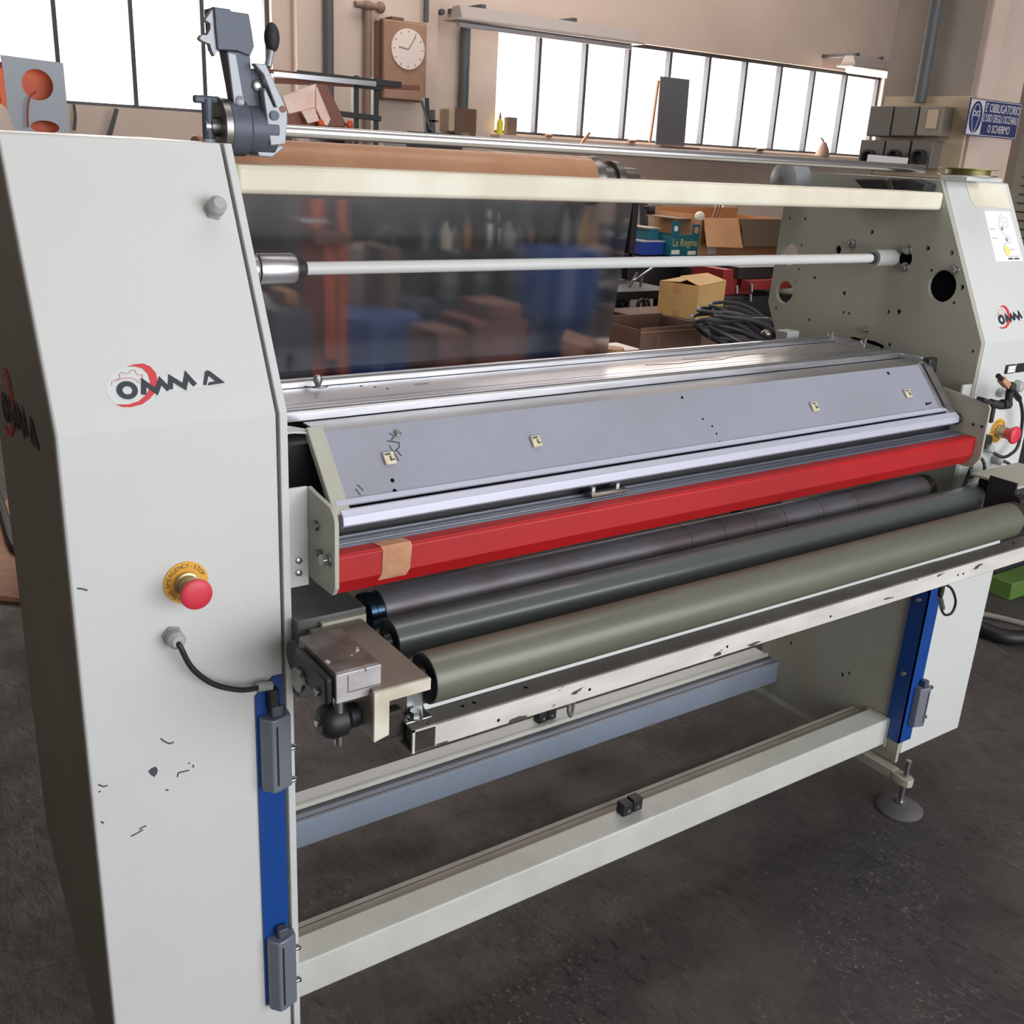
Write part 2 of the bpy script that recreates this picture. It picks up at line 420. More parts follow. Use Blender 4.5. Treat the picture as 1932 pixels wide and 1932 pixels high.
wf = MB().box(-1.6, -.7, -5.1, -5, 0, 4.4).box(5.5, 13, -5.1, -5, 0, 4.4).box(-.7, 5.5, -5.1, -5, 3.7, 4.4)
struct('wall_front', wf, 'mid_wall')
def window(n, x0, x1, z0, z1, mull):
    fr = MB().box(x0, x1, W+.05, W+.1, z1-.03, z1).box(x0, x1, W+.05, W+.1, z0, z0+.02).box(x0, x0+.03, W+.05, W+.1, z0, z1).box(x1-.03, x1, W+.05, W+.1, z0, z1)
    o = struct('window_%d' % n, fr, 'mullion')
    xs = [x0]+mull+[x1]
    for a in mull: build('mullion', MB().box(a-.014, a+.014, W+.04, W+.1, z0+.02, z1-.03), 'mullion', o)
    for a, b in zip(xs, xs[1:]): build('pane', MB().box(a+.005, b-.005, W+.07, W+.074, z0+.01, z1-.01), 'window_glass', o)
window(1, .4, 2.72, 1.75, 2.56, [.86, 1.32, 1.785, 2.25])
window(2, 4.59, 9.42, 1.75, 2.545, [5.03, 5.51, 5.98, 6.46, 6.94, 7.42, 7.9, 8.38, 8.87])
# the near pillar: rosy face towards the viewer, shade of the -x side painted grey, chamfered corner
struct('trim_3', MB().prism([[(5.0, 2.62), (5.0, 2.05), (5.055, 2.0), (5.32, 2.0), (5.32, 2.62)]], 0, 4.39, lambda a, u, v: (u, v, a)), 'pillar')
struct('trim_4', MB().box(4.985, 4.999, 2.08, 2.62, 1.0, 4.38), 'pillar_shade_cabinet_grey')  # thin slab carrying the shade of the pillar side as colour

# ------------------------------------------------------------ the machine
XL, XB, XR, XO = .2925, .309, 2.0325, 2.3201
ZK, YT, ZT = 1.2514, .1857, 1.6078
mc = thing('laminating_machine', 'large cream roller laminating machine with red front bar standing on the dark floor', 'machine', (1.16, .25, 0))
SL = Vector((0, YT, ZT-ZK)).normalized(); SN = Vector((0, -SL.z, SL.y))
def slant(u, v, n=0): return Vector((u, 0, ZK))+SL*v+SN*n        # on the sloping upper front
def front(u, v, n=0): return Vector((u, -n, v))                   # on the upright lower front
def sided(u, v, n=0): return Vector((-n, u, v))

def cover(x0, x1, nm, outer):
    th = .018
    out = [(0, .128), (0, ZK), (YT, ZT), (.56, ZT)]
    inn = [(.56, ZT-th), (YT+th*.6, ZT-th), (th, ZK-.005), (th, .128)]
    c = build('side_cabinet', MB().px(out+inn, x0, x1), 'cream', mc, bevel=.0035, seg=2, smooth=18)
    e = .004
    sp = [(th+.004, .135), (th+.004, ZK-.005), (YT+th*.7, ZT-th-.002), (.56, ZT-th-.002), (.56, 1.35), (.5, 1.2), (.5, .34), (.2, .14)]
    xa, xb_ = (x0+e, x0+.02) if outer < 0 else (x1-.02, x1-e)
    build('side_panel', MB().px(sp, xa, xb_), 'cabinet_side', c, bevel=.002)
    return c
cl = cover(0, XL, 'l', -1)
cr = cover(2.050, XO, 'r', 1)
prof = [(0, .106), (0, ZK), (YT, ZT), (.650, ZT), (.662, ZK), (.615, 1.164), (.5, .98), (.5, .106)]
build('side_plate', MB().px(prof, .297, XB), 'cream', mc, bevel=.0015, smooth=18)
holes = []
def H(y, z, r, ry=None): holes.append(circ(y, z, r, 20 if r > .01 else 10, ry))
H(.61, 1.39, .030); H(.609, 1.288, .030); H(.13, 1.367, .038); H(.45, 1.419, .011, .011)
H(.246, 1.418, .022)
for y, z, r in [(.626,1.485,.004),(.573,1.488,.0045),(.354,1.473,.006),(.409,1.312,.006),(.236,1.29,.007),(.265,1.285,.005),(.187,1.45,.006),(.122,1.446,.006),(.079,1.371,.007),(.166,1.400,.004),(.091,1.333,.004),(.401,1.263,.004),(.383,1.263,.004),(.512,1.339,.005),(.631,1.239,.005),(.018,1.23,.004),(.572,1.418,.004),(.57,1.355,.004),(.648,1.262,.003),(.575,1.32,.003),(.51,1.226,.005),
                (.13,.60,.005),(.157,.51,.005),(.42,.42,.0045),(.435,.405,.006),(.40,.29,.006),(.19,.29,.005),(.21,.275,.006),(.246,1.205,.005)]:
    H(y, z, r)
# slot for the guard
holes.append([(.37, 1.199), (.372, 1.205), (.29, 1.206), (.262, 1.200), (.258, 1.186), (.27, 1.182), (.275, 1.193)])
pr = build('side_plate', MB().px(prof, XR, XR+.012), 'plate', mc, label='greenish grey side plate on the right, full of round holes')
def cut(o, loops, x0, x1):
    mb = MB()
    for l in loops: mb.px(l, x0, x1)
    c = build('cutter', mb, 'void', mc, smooth=0)
    md = o.modifiers.new('cut', 'BOOLEAN'); md.operation = 'DIFFERENCE'; md.object = c; md.solver = 'EXACT'
    bpy.context.view_layer.update()
    me = bpy.data.meshes.new_from_object(o.evaluated_get(bpy.context.evaluated_depsgraph_get()))
    o.modifiers.clear(); o.data = me; bpy.data.objects.remove(c)
cut(pr, holes[:5], XR-.01, XR+.03); cut(pr, holes[5:-1], XR-.011, XR+.031); cut(pr, holes[-1:], XR-.012, XR+.032)
pr.data.materials.clear(); pr.data.materials.append(MATS['plate'])
for p_ in pr.data.polygons: p_.material_index = 0
pr.data.set_sharp_from_angle(angle=R(18))
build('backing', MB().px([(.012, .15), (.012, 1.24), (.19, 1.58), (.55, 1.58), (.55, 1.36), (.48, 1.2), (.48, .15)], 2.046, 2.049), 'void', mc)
for y, z in ((.403, 1.439), (.241, 1.441), (.239, 1.399), (.104, 1.409), (.321, 1.231)):
    r_ = .0095 if z > 1.3 else .0075
    build('bolt', MB().cyl((XR, y, z), (XR-.003, y, z), r_*1.25, n=20).lathe((XR-.003, y, z), (-1, 0, 0), [(0, r_), (.008, r_), (.010, r_*.8)], 6), 'zinc', pr, bevel=.0005)
# top crossbar
build('crossbar', MB().box(XB, XR, .169, .25, 1.5395, 1.580), 'cream_worn', mc, bevel=.007, seg=3)
# white expanding shaft with chucks
SH = (.258, 1.4185)
build('unwind_shaft', MB().cyl((.455, SH[0]+.013, SH[1]), (1.935, SH[0]+.013, SH[1]), .0108), 'cream', mc)
def ch(nm, x0, x1, r, m_):
    return build(nm, MB().lathe((x0, SH[0]+.013, SH[1]), (1, 0, 0), [(0, r*.96), (.003, r), (x1-x0-.004, r), (x1-x0, r*.92)], 32), m_, mc)
ch('shaft_chuck', XB, .372, .0255, 'alu'); ch('shaft_chuck', .374, .437, .0250, 'alu')
ch('shaft_collar', .437, .456, .0145, 'tube_dark')
ch('shaft_chuck', 1.945, 2.02, .0205, 'gland'); ch('shaft_collar', 1.932, 1.945, .013, 'black_soft')
# steel guide rod on top
build('guide_rod', MB().cyl((.292, .25, 1.630), (2.05, .25, 1.630), .0095), 'steel', mc)
# V-wheel and small plate on the right cabinet
vw = build('guide_wheel', MB().lathe((2.105, .165, 1.6225), (0, 0, 1), [(0, .05), (.012, .05)], 36), 'brass', mc, label='brass coloured flanged wheel on top')
build('flange', MB().cyl((2.105, .165, 1.6205), (2.105, .165, 1.6225), .066, n=36), 'steel_dull', vw)
build('flange', MB().cyl((2.105, .165, 1.6345), (2.105, .165, 1.6365), .066, n=36), 'brass', vw)
build('top_plate', MB().box(2.035, 2.18, .12, .19, 1.609, 1.6185), 'cream', mc, bevel=.001)
build('hatch_cover', MB().px([(.40, 1.598), (.37, 1.578), (.20, 1.572), (.19, 1.597), (.23, 1.606)], 1.985, 2.031), 'black_soft', mc, bevel=.004)
build('hatch_strap', MB().px([(.305, 1.600), (.29, 1.576), (.275, 1.576), (.29, 1.6055)], 1.983, 2.0315), 'steel_dull', mc, bevel=.001)
kn = build('end_boss', MB().lathe((XR, .615, 1.585), (-1, 0, 0), [(0, .045), (.06, .045), (.07, .03)], 30), 'bracket_grey', mc)
build('end_boss_bolt', MB().cyl((XR-.07, .61, 1.588), (XR-.075, .61, 1.588), .008, n=6), 'zinc', kn)

# glass-topped guard table
TB = Vector((0, -.006, 1.087)); TT = Vector((0, .089, 1.193)); TS = (TT-TB).normalized(); TN = Vector((0, -TS.z, TS.y))
def tab(x, s, n=0): return Vector((x, TB.y, TB.z))+TS*s+TN*n
TL = (TT-TB).length
build('guard_top', MB().box(.40, 1.985, .09, .165, 1.186, 1.190), 'sheet_grey', mc, label='strip of bare aluminium sheet in front')
build('guard_top', MB().box(XB+.004, 2.0, .255, .39, 1.188, 1.192), 'alu_sheet', mc, label='wide bare aluminium sheet at the back')
def prof_rail(y0, y1, z0, z1, xa, xb2):
    """extruded aluminium rail with two grooves on top"""
    w_ = y1-y0; h = z1; g = .0035
    P = [(y0, z0), (y0, h-.004), (y0+.003, h-.001), (y0+w_*.22, h), (y0+w_*.25, h-g), (y0+w_*.31, h-g), (y0+w_*.34, h+.001), (y0+w_*.66, h+.001), (y0+w_*.69, h-g), (y0+w_*.75, h-g), (y0+w_*.78, h), (y1-.003, h-.001), (y1, h-.004), (y1, z0)]
    return MB().px(P, xa, xb2)
build('guard_rail', prof_rail(.378, .41, 1.175, 1.204, XB+.004, 1.985), 'alu', mc, bevel=.0008)
build('guard_rail', prof_rail(.163, .190, 1.178, 1.208, .345, 1.99), 'alu', mc, bevel=.0008)
build('guard_rail', prof_rail(.196, .255, 1.178, 1.199, XB+.004, 1.99), 'alu', mc, bevel=.0008)
build('guard_rail', MB().box(1.972, 1.996, .275, .40, 1.178, 1.203).box(1.976, 1.992, .28, .39, 1.203, 1.206), 'alu', mc, bevel=.001)
build('guard_rail', MB().box(1.968, 1.994, .10, .165, 1.178, 1.203), 'alu', mc, bevel=.003)
build('rail_corner', MB().box(1.962, 1.996, .078, .100, 1.172, 1.205), 'black', mc, bevel=.004)
build('rail_corner', MB().box(1.984, 1.998, .400, .414, 1.178, 1.203), 'black', mc, bevel=.002)
for x, y in ((1.984, .39), (1.984, .285)):
    build('bolt', MB().cyl((x, y, 1.205), (x, y, 1.216), .005, n=6).cyl((x-.008, y+.006, 1.205), (x-.008, y+.006, 1.213), .004, n=6), 'zinc', mc)
for y_ in (.387, .401, .170, .183, .2155, .2355):
    build('rail_slot', MB().box(XB+.005 if y_ > .19 else .346, 1.984, y_-.0012, y_+.0012, 1.195, 1.2045 if y_ > .3 else (1.2085 if y_ < .19 else 1.1998)), 'groove', mc)
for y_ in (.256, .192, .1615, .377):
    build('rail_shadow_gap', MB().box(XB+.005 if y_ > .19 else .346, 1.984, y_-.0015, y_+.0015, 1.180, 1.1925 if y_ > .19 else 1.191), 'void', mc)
# sloping guard panel
gp = build('guard_panel', MB().obox(tab((.398+1.945)/2, TL/2+.008, -.0015), ((1.945-.398)/2, 0, 0), TS*(TL/2-.010), TN*.0015), 'guard', mc, label='sloping lilac grey guard sheet')
build('guard_edge', MB().obox(tab((.385+1.972)/2, .0175, .0005), ((1.972-.385)/2, 0, 0), TS*.0045, TN*.003), 'guard_edge', mc)
build('guard_edge', MB().px([(-.0055, 1.094), (-.0165, 1.086), (-.0185, 1.0715), (-.006, 1.064), (.004, 1.066), (.004, 1.092)], .387, 1.975), 'guard_edge', mc, bevel=.0012)
build('guard_end', MB().obox(tab(.391, TL/2+.004, -.004), (.014, 0, 0), TS*(TL/2+.004), TN*.007), 'plate', mc, bevel=.002)
build('guard_end', MB().obox(tab(1.958, TL/2+.006, -.002), (.015, 0, 0), TS*(TL/2-.002), TN*.006), 'alu', mc, bevel=.001)
build('guard_end', MB().obox(tab(1.936, TL/2+.008, .0015), (.005, 0, 0), TS*(TL/2-.010), TN*.002), 'alu', mc, bevel=.001)
build('guard_slot', MB().obox(tab(1.944, TL/2+.008, .002), (.0016, 0, 0), TS*(TL/2-.010), TN*.0022), 'black', mc)
build('end_cap', MB().ell((1.982, .0, 1.077), (.012, .02, .016)), 'black', mc)
for x, s in ((.497, .080), (.783, .075), (1.511, .068), (1.836, .069)):
    t_ = build('clip_tag', MB().obox(tab(x, s, .003), (.0095, 0, 0), TS*.0105, TN*.003), 'cream_tag', mc, bevel=.0015)
    build('clip_mark', MB().obox(tab(x-.002, s+.006, .0065), (.005, 0, 0), TS*.0012, TN*.0006).obox(tab(x+.001, s-.002, .0065), (.0012, 0, 0), TS*.004, TN*.0006).obox(tab(x+.004, s-.004, .0065), (.0035, .0, .0), TS*.0009, TN*.0006), 'dirt', t_)
for x, s, r_ in ((.491,.043,.0035),(.489,.025,.0035),(1.159,.127,.003),(1.188,.076,.0022),(1.204,.058,.0022),(1.207,.041,.0022),(1.206,.023,.0022),(1.808,.127,.004),(1.889,.038,.004),(1.897,.038,.003),(1.905,.039,.003),(.41,.020,.002)):
    build('screw_hole', MB().lathe(tab(x, s, 0), TN, [(0, r_), (.0004, r_)], 14), 'void', gp)
build('slot_hole', MB().obox(tab(1.894, .021, .0003), (.009, 0, 0), TS*.0025, TN*.0004), 'void', gp)
sc = MB()
for a in (((.513,.125),(.520,.118),(.512,.112)),((.505,.112),(.525,.106),(.522,.098),(.512,.092)),((.506,.103),(.510,.088),(.514,.075)),((.516,.094),(.521,.082)),((.43,.045),(.437,.033)),((.425,.038),(.43,.026))):
    stroke(a, .0022, tab, .0004, sc)
build('paint_chip', sc, 'dirt', mc)
build('chip_bolt', MB().lathe(tab(.527, .122, 0), TN, [(0, .006), (.004, .006), (.006, .004)], 12), 'zinc', mc)
kb = build('table_knob', MB().lathe((.513, .352, 1.197), (0, 0, 1), [(0, .004), (.006, .006), (.012, .0085), (.018, .008), (.022, .004)], 18), 'zinc', mc)
build('knob_washer', MB().tube([(.492, .362, 1.198), (.505, .344, 1.198), (.52, .34, 1.198), (.532, .35, 1.198)], .0012, 6), 'steel_dull', kb)
mk = MB()
for x, y in ((.60, .352), (.62, .335), (.635, .315), (1.80, .345), (1.81, .325), (1.86, .38)): mk.cyl((x, y, 1.192), (x, y, 1.1925), .003, n=10)
stroke([(.70, .33), (.715, .325), (.73, .328)], .0018, lambda u, v, n: Vector((u, v, 1.1922+n)), .0004, mk)
stroke([(1.27,.315),(1.36,.30),(1.43,.31),(1.49,.30),(1.53,.315),(1.60,.325),(1.66,.32)], .0022, lambda u, v, n: Vector((u, v, 1.1922+n)), .0004, mk)
stroke([(1.40,.335),(1.44,.325),(1.47,.33),(1.50,.31)], .0018, lambda u, v, n: Vector((u, v, 1.1922+n)), .0004, mk)
build('table_mark', mk, 'dirt', mc)['kind'] = 'stuff'
# rear mounting on the table at right
rm = build('rear_bracket', MB().box(1.86, 1.905, .43, .47, 1.18, 1.215), 'gland', mc, bevel=.003)
build('bracket_knob', MB().ell((1.80, .45, 1.21), (.014, .014, .011)), 'steel_dull', rm)
build('left_tray', MB().prism([[(XB, .17), (.345, .17), (.398, .092), (.386, .085), (.36, .10), (XB, .10)]], 1.190, 1.193, lambda a, u, v: (u, v, a)), 'cream', mc, bevel=.001)
# closed head underneath
build('head_housing', MB().px([(.10, 1.172), (.39, 1.172), (.39, .99), (.17, .96), (.12, 1.04)], XB+.002, XR-.002), 'black', mc)
build('head_channel', MB().box(.359, 1.989, .012, .10, 1.02, 1.058), 'black', mc)
# grooved slide rail and slider
build('slide_rail', MB().px([(.010, 1.030), (.010, 1.048), (.002, 1.048), (.000, 1.045), (-.008, 1.045), (-.010, 1.041), (-.015, 1.041), (-.017, 1.044), (-.024, 1.044), (-.0265, 1.040), (-.0265, 1.030)], .359, 1.989), 'rail_grey', mc, bevel=.0006)
for y_, z_ in ((.002, 1.0478), (-.0165, 1.0438)): build('rail_edge', MB().box(.359, 1.989, y_-.0012, y_+.0012, z_-.0006, z_+.001), 'alu_bright', mc)
sb = build('slide_block', MB().box(.862, .945, -.026, -.002, 1.0485, 1.057), 'steel_dull', mc, bevel=.002)
for x in (.876, .932): build('bolt', MB().cyl((x, -.010, 1.057), (x, -.010, 1.064), .006, n=6), 'zinc', sb)
# red safety bar
rb = [(-.028, 1.0415), (-.033, 1.0435), (-.057, 1.0445), (-.061, 1.040), (-.061, 1.002), (-.046, .977), (-.028, .977)]
build('safety_bar', MB().px(rb, .3585, 1.9895), 'red', mc, bevel=.001, smooth=18, label='long red folded safety bar')
tp = MB()
def redp(x, k, n=0):
    pts = [Vector((0, -.034, 1.0437)), Vector((0, -.056, 1.0446)), Vector((0, -.0612, 1.040)), Vector((0, -.0612, 1.003)), Vector((0, -.054, .990))]
    nn = [Vector((0, -.1, 1)), Vector((0, -.3, .9)), Vector((0, -.9, .3)), Vector((0, -1, 0)), Vector((0, -.9, -.4))]
    return Vector((x, 0, 0))+pts[k]+nn[k].normalized()*n
_t0 = at(721, 1045, y=-.061).x; _t1 = at(777, 1035, y=-.061).x
rows = [(_t0-.003, _t1-.002), (_t0, _t1), (_t0+.001, _t1), (_t0-.001, _t1-.003), (_t0-.004, _t1-.006)]
vs = [redp(x, k, .0009) for k, r_ in enumerate(rows) for x in r_]
tp.add(vs+[v-Vector((0, -.0006, 0)) for v in vs], [(2*k, 2*k+1, 2*k+3, 2*k+2) for k in range(4)])
build('tape_patch', tp, 'tape', mc, label='brown tape stuck on the red bar')
# head end plates
gr = [(.030, 1.127), (.004, 1.123), (-.050, 1.118), (-.062, 1.108), (-.066, 1.098), (-.066, .995), (-.056, .981), (.0, .979), (.030, .982)]
hp = build('head_plate', MB().px(gr, .3500, .3575), 'plate', mc, bevel=.001)
build('head_flange', MB().box(.311, .3500, .028, .034, .966, 1.127), 'cream', hp, bevel=.001)
for px_, py_ in ((563, 1057), (563, 1080)): _p = at(px_, py_, y=.028); build('screw', MB().lathe(_p, (0, -1, 0), [(0, .0055), (.004, .005), (.005, .003)], 16), 'zinc', hp)
_p = at(612, 1056, x=.344); _X = Vector((1, 0, 0))
build('bolt', MB().cyl(_p+_X*.006, _p+_X*.003, .012, n=20).cyl(_p+_X*.003, _p-_X*.006, .0100, n=6), 'zinc', hp, bevel=.0006)
_p = at(593, 992, x=.346); build('bolt', MB().cyl(_p+_X*.004, _p-_X*.001, .008, n=12), 'steel_dull', hp)
_p = at(599, 1043, x=.344); build('bolt', MB().cyl(_p+_X*.006, _p-_X*.003, .005, n=12), 'steel_dull', hp)
gr2 = [(.05, 1.140), (-.008, 1.134), (-.070, 1.129), (-.078, 1.117), (-.080, .998), (-.066, .972), (-.04, .968), (.05, .985)]
hr = build('head_plate', MB().px(gr2, 1.990, 1.997), 'plate', mc, bevel=.001)
for y, z in ((-.047, 1.072), (-.069, 1.072)): build('screw', MB().cyl((1.990, y, z), (1.987, y, z), .003, n=10), 'black', hr)
build('head_flange', MB().box(1.995, 2.03, .0, .006, 1.12, 1.155), 'cream', hr, bevel=.001)

# three rollers
def roller(nm, y, z, r, x0, x1, m_, label, caps=None):
    o = build(nm, MB().lathe((x0, y, z), (1, 0, 0), [(0, r-.001), (.001, r), (x1-x0-.001, r), (x1-x0, r-.001)], 64), m_, mc, label=label)
    build('roller_end', MB().lathe((x0-.0006, y, z), (-1, 0, 0), [(0, r*.95), (.001, r*.9), (.002, r*.5), (.012, r*.45), (.012, .012), (x0-XB-.02, .012)], 40), 'roll_end', o)
    build('journal', MB().lathe((x1, y, z), (1, 0, 0), [(0, r*.92), (.008, r*.92), (.009, r*.98), (.026, r*.98), (.027, .012), (.06, .012)], 40), 'steel_dull', o)
    return o
r1 = roller('roller', -.2, .891, .039, .428, 1.945, 'roll_olive', 'front roller with olive grey covering')
r2 = roller('roller', -.07, .89, .035, .44, 2.018, 'roll_dark', 'middle roller with dark slate covering')
r3 = roller('roller', .04, .89, .035, .475, 1.955, 'roll_steel', 'rear roller of bare mottled steel')
build('roller_cap', MB().lathe((.448, .04, .89), (1, 0, 0), [(0, .033), (.002, .0352), (.012, .0352), (.014, .033), (.027, .033)], 48), 'roll_cap', r3)
rg = MB()
for x in (1.16, 1.255, 1.345, 1.44, 1.56, 1.68): rg.cyl((x, .04, .89), (x+.0012, .04, .89), .03525, n=64)
build('roller_seam', rg, 'black_soft', r3)
# left carrier: block, angle arm, gearbox, clamp ball
bk = build('carrier_block', MB().box(.309, .425, -.02, .18, .80, .932), 'block_grey', mc, bevel=.002)
build('block_front', MB().box(.345, .420, -.031, -.020, .86, .925), 'plate', bk, bevel=.001)
build('screw', MB().cyl((.353, -.031, .905), (.353, -.034, .905), .004, n=10), 'void', bk)
ar = build('roller_arm', MB().prism([[(.324, -.030), (.410, -.030), (.410, -.244), (.324, -.244)]], .915, .920, lambda a, u, v: (u, v, a)), 'arm_top', mc, bevel=.001)
build('arm_front', MB().prism([[(.3215, .9205), (.410, .9205), (.410, .902), (.345, .902), (.345, .849), (.3215, .843)]], -.2505, -.2445, lambda a, u, v: (u, a, v)), 'arm_white', ar, bevel=.0012)
build('arm_web', MB().box(.3215, .3275, -.2445, -.03, .845, .9145), 'arm_top', ar, bevel=.001)
gb = build('gearbox', MB().box(.2745, .3405, -.2285, -.106, .911, .9535), 'worn_metal', mc, bevel=.002)
build('gearbox_front', MB().box(.2740, .3410, -.2325, -.2287, .908, .9515), 'worn_plate', gb, bevel=.0015)
build('label_seam', MB().box(.2905, .2915, -.2330, -.2326, .922, .948).box(.2905, .340, -.2330, -.2326, .9215, .9225), 'dirt', gb)
build('gearbox_side', MB().box(.262, .274, -.225, -.12, .905, .945), 'black', gb, bevel=.004)
build('screw', MB().cyl((.262, -.20, .915), (.258, -.20, .915), .006, n=12), 'steel_dull', gb)
build('coupling', MB().cyl((.285, -.06, .895), (.309, -.06, .895), .026, n=28), 'black', gb)
build('round_cap', MB().cyl((.256, -.14, .905), (.262, -.14, .905), .018, n=24), 'steel_dull', gb)
bl = build('clamp_ball', MB().lathe((.262, -.2, .864), (1, 0, 0), [(0, .014), (.006, .022), (.018, .026), (.036, .025), (.044, .018), (.056, .018)], 28), 'black', mc)
build('clamp_pin', MB().cyl((.288, -.21, .880), (.288, -.21, .905), .008, n=18).cyl((.288, -.21, .83), (.288, -.21, .845), .006, n=18), 'zinc', bl)
build('clamp_screw', MB().cyl((.262, -.2, .866), (.258, -.2, .866), .005, n=6), 'zinc', bl)
# square tube in front
tq = build('front_tube', MB().prism([[(-.240, .798), (-.240, .8375), (-.200, .8375), (-.200, .798)], [(-.2375, .8005), (-.2025, .8005), (-.2025, .835), (-.2375, .835)]], .387, 2.10, lambda a, u, v: (a, u, v)), 'tube_grey', mc, bevel=.002)
build('tube_paint', MB().box(.425, 2.10, -.2412, -.2402, .8005, .8355), 'tube_paint', tq)
build('tube_core', MB().box(.395, .398, -.2375, -.2025, .8005, .835), 'tube_dark', tq)
build('tray_lip', MB().px([(-.2005, .838), (-.196, .8455), (-.1945, .8455), (-.1985, .838)], .43, 1.885), 'cream', tq)
build('tube_end_face', MB().box(.3925, .4235, -.2412, -.2402, .8015, .8325), 'tube_dark', tq)
build('tube_end_rim', MB().box(.3875, .3915, -.2412, -.2402, .799, .837).box(.3875, .425, -.2412, -.2402, .834, .837), 'tube_paint', tq)
hh = MB()
for x in (.535, .71, 1.02, 1.30, 1.715, 1.735): hh.cyl((x, -.2413, .815+.004*math.sin(x*9)), (x, -.2418, .815+.004*math.sin(x*9)), .0026, n=12)
for x in (.485, .505, .60, 1.96): hh.cyl((x, -.218, .8376), (x, -.218, .838), .003, n=12)
build('tube_hole', hh, 'void', tq)
tb = build('tube_bracket', MB().box(.395, .425, -.206, -.200, .838, .898).box(.385, .43, -.225, -.19, .838, .842), 'zinc', mc, bevel=.002)
build('bolt', MB().cyl((.405, -.217, .842), (.405, -.217, .845), .012, n=20).cyl((.405, -.217, .845), (.405, -.217, .853), .0085, n=6), 'zinc', tb)
build('tube_mount', MB().box(.348, .387, -.215, -.195, .815, .86), 'tube_dark', mc, bevel=.004)
sp = build('split_pin', MB().tube([(.685, -.225, .795), (.683, -.225, .775), (.690, -.225, .765), (.694, -.225, .795)], .0028, 8), 'zinc', mc)
# right carrier
rc = build('roller_arm', MB().box(1.990, 1.996, -.18, -.112, .86, .965), 'black_soft', mc, bevel=.001, label='dark bracket carrying the rollers on the right')
build('bracket_top', MB().box(1.996, 2.20, -.18, -.06, .950, .956), 'plate', rc, bevel=.001)
build('bracket_core', MB().box(2.02, 2.16, -.17, -.07, .885, .949), 'black_soft', rc, bevel=.006)
build('bracket_knob', MB().cyl((1.975, -.19, .925), (2.0, -.19, .925), .016, n=20), 'black', rc)
# ------------------------------------------------------------ stretcher beams
bf = build('front_beam', MB().box(XB, XR, .040, .105, .143, .222), 'beam_cream', mc, bevel=.004, label='cream lower front stretcher beam')
build('beam_channel', MB().box(XB, XR, .108, .158, .15, .203), 'beam_top', bf, bevel=.002)
build('beam_slot', MB().box(XB, XR, .1175, .119, .2032, .2037).box(XB, XR, .142, .1435, .2032, .2037), 'groove', bf)
build('beam_weld', MB().box(XR-.008, XR-.001, .034, .11, .137, .2265), 'plate', bf, bevel=.003)
b2 = build('rear_beam', MB().box(XB, XR, .430, .478, .145, .211), 'beam_blue', mc, bevel=.002, label='blue grey rear stretcher beam with pale top rail')
build('top_rail', MB().box(XB, XR, .483, .530, .15, .218), 'cream', b2, bevel=.003)
build('rail_edge', MB().box(XB, XR, .474, .483, .19, .221), 'beam_cream', b2, bevel=.001)
build('beam_slot', MB().box(XB, XR, .440, .443, .2112, .2118).box(XB, XR, .460, .472, .2112, .2122), 'groove', b2)
def rubber_block(x, y, z):
    o = build('plug_block', MB().box(x-.028, x-.001, y-.012, y+.014, z, z+.030).box(x+.001, x+.028, y-.012, y+.014, z+.002, z+.033), 'black', mc, bevel=.002)
    build('plug_core', MB().cyl((x-.013, y-.0125, z+.012), (x-.013, y-.0135, z+.012), .0045, n=12).cyl((x+.014, y-.0125, z+.014), (x+.014, y-.0135, z+.014), .0045, n=12), 'rubber', o)
rubber_block(1.143, .085, .222); rubber_block(1.212, .505, .218)
# ------------------------------------------------------------ feet
def foot(x, y):
    f_ = build('levelling_foot', MB().lathe((x, y, 0), (0, 0, 1), [(0, .061), (.004, .062), (.010, .056), (.016, .034), (.019, .016)], 44), 'rubber', mc)
    build('spindle', MB().cyl((x, y, .018), (x, y, .150), .0075, n=18).cyl((x, y, .019), (x, y, .026), .014, n=6), 'zinc', f_)
def base_bar(x):
    b_ = build('base_bar', MB().box(x-.012, x+.016, -.02, .5, .076, .104), 'plate', mc, bevel=.002)
    build('bar_lug', MB().prism([[(-.014, -.02), (.018, -.02), (.019, -.055), (.013, -.070), (0, -.075), (-.013, -.070), (-.019, -.055)]], .078, .100, lambda a, u, v: (x+u, v, a)), 'plate', b_, bevel=.002)
base_bar(2.010); base_bar(.290); foot(2.010, -.052); foot(.30, -.052)
# blue strips
bs = build('blue_strip', MB().prism([[(.2455, .206), (.2895, .206), (.2895, .839), (.275, .839), (.2455, .812)]], -.004, -.0002, lambda a, u, v: (u, a, v)), 'blue', mc, label='blue painted strip down the left cabinet')
build('screw', MB().lathe((.270, -.004, .640), (0, -1, 0), [(0, .0045), (.003, .004)], 14), 'zinc', bs)
b3 = build('blue_strip', MB().box(2.026, 2.078, -.004, -.0005, .170, .66).box(2.026, 2.0300, -.004, .045, .170, .66), 'blue', mc, label='blue angle strip down the right cabinet')
for z in (.585, .372): build('screw', MB().lathe((2.026, .022, z), (-1, 0, 0), [(0, .0075), (.005, .0065), (.006, .003)], 16), 'zinc', b3)
def interlock(x, z0, z1, flip=1, label=None):
    P = [(x-.024, -.004), (x-.024, -.016), (x-.012, -.030), (x-.003, -.030), (x+.022, -.022), (x+.024, -.004)]
    if flip < 0: P = [(2*x-a, b) for a, b in P]
    mb = MB().prism([P], z0, z1, lambda a, u, v: (u, v, a))
    o = build('interlock_switch', mb, 'switch_grey', mc, bevel=.003, label=label)
    build('switch_slot', MB().box(x-.004*flip-.0015, x-.004*flip+.0015, -.0306, -.028, z0+.012, z1-.012), 'black', o)
    build('switch_plug', MB().box(x-.008, x+.010, -.022, -.006, z1+.0005, z1+.018), 'bracket_dark', o, bevel=.002)
    return o
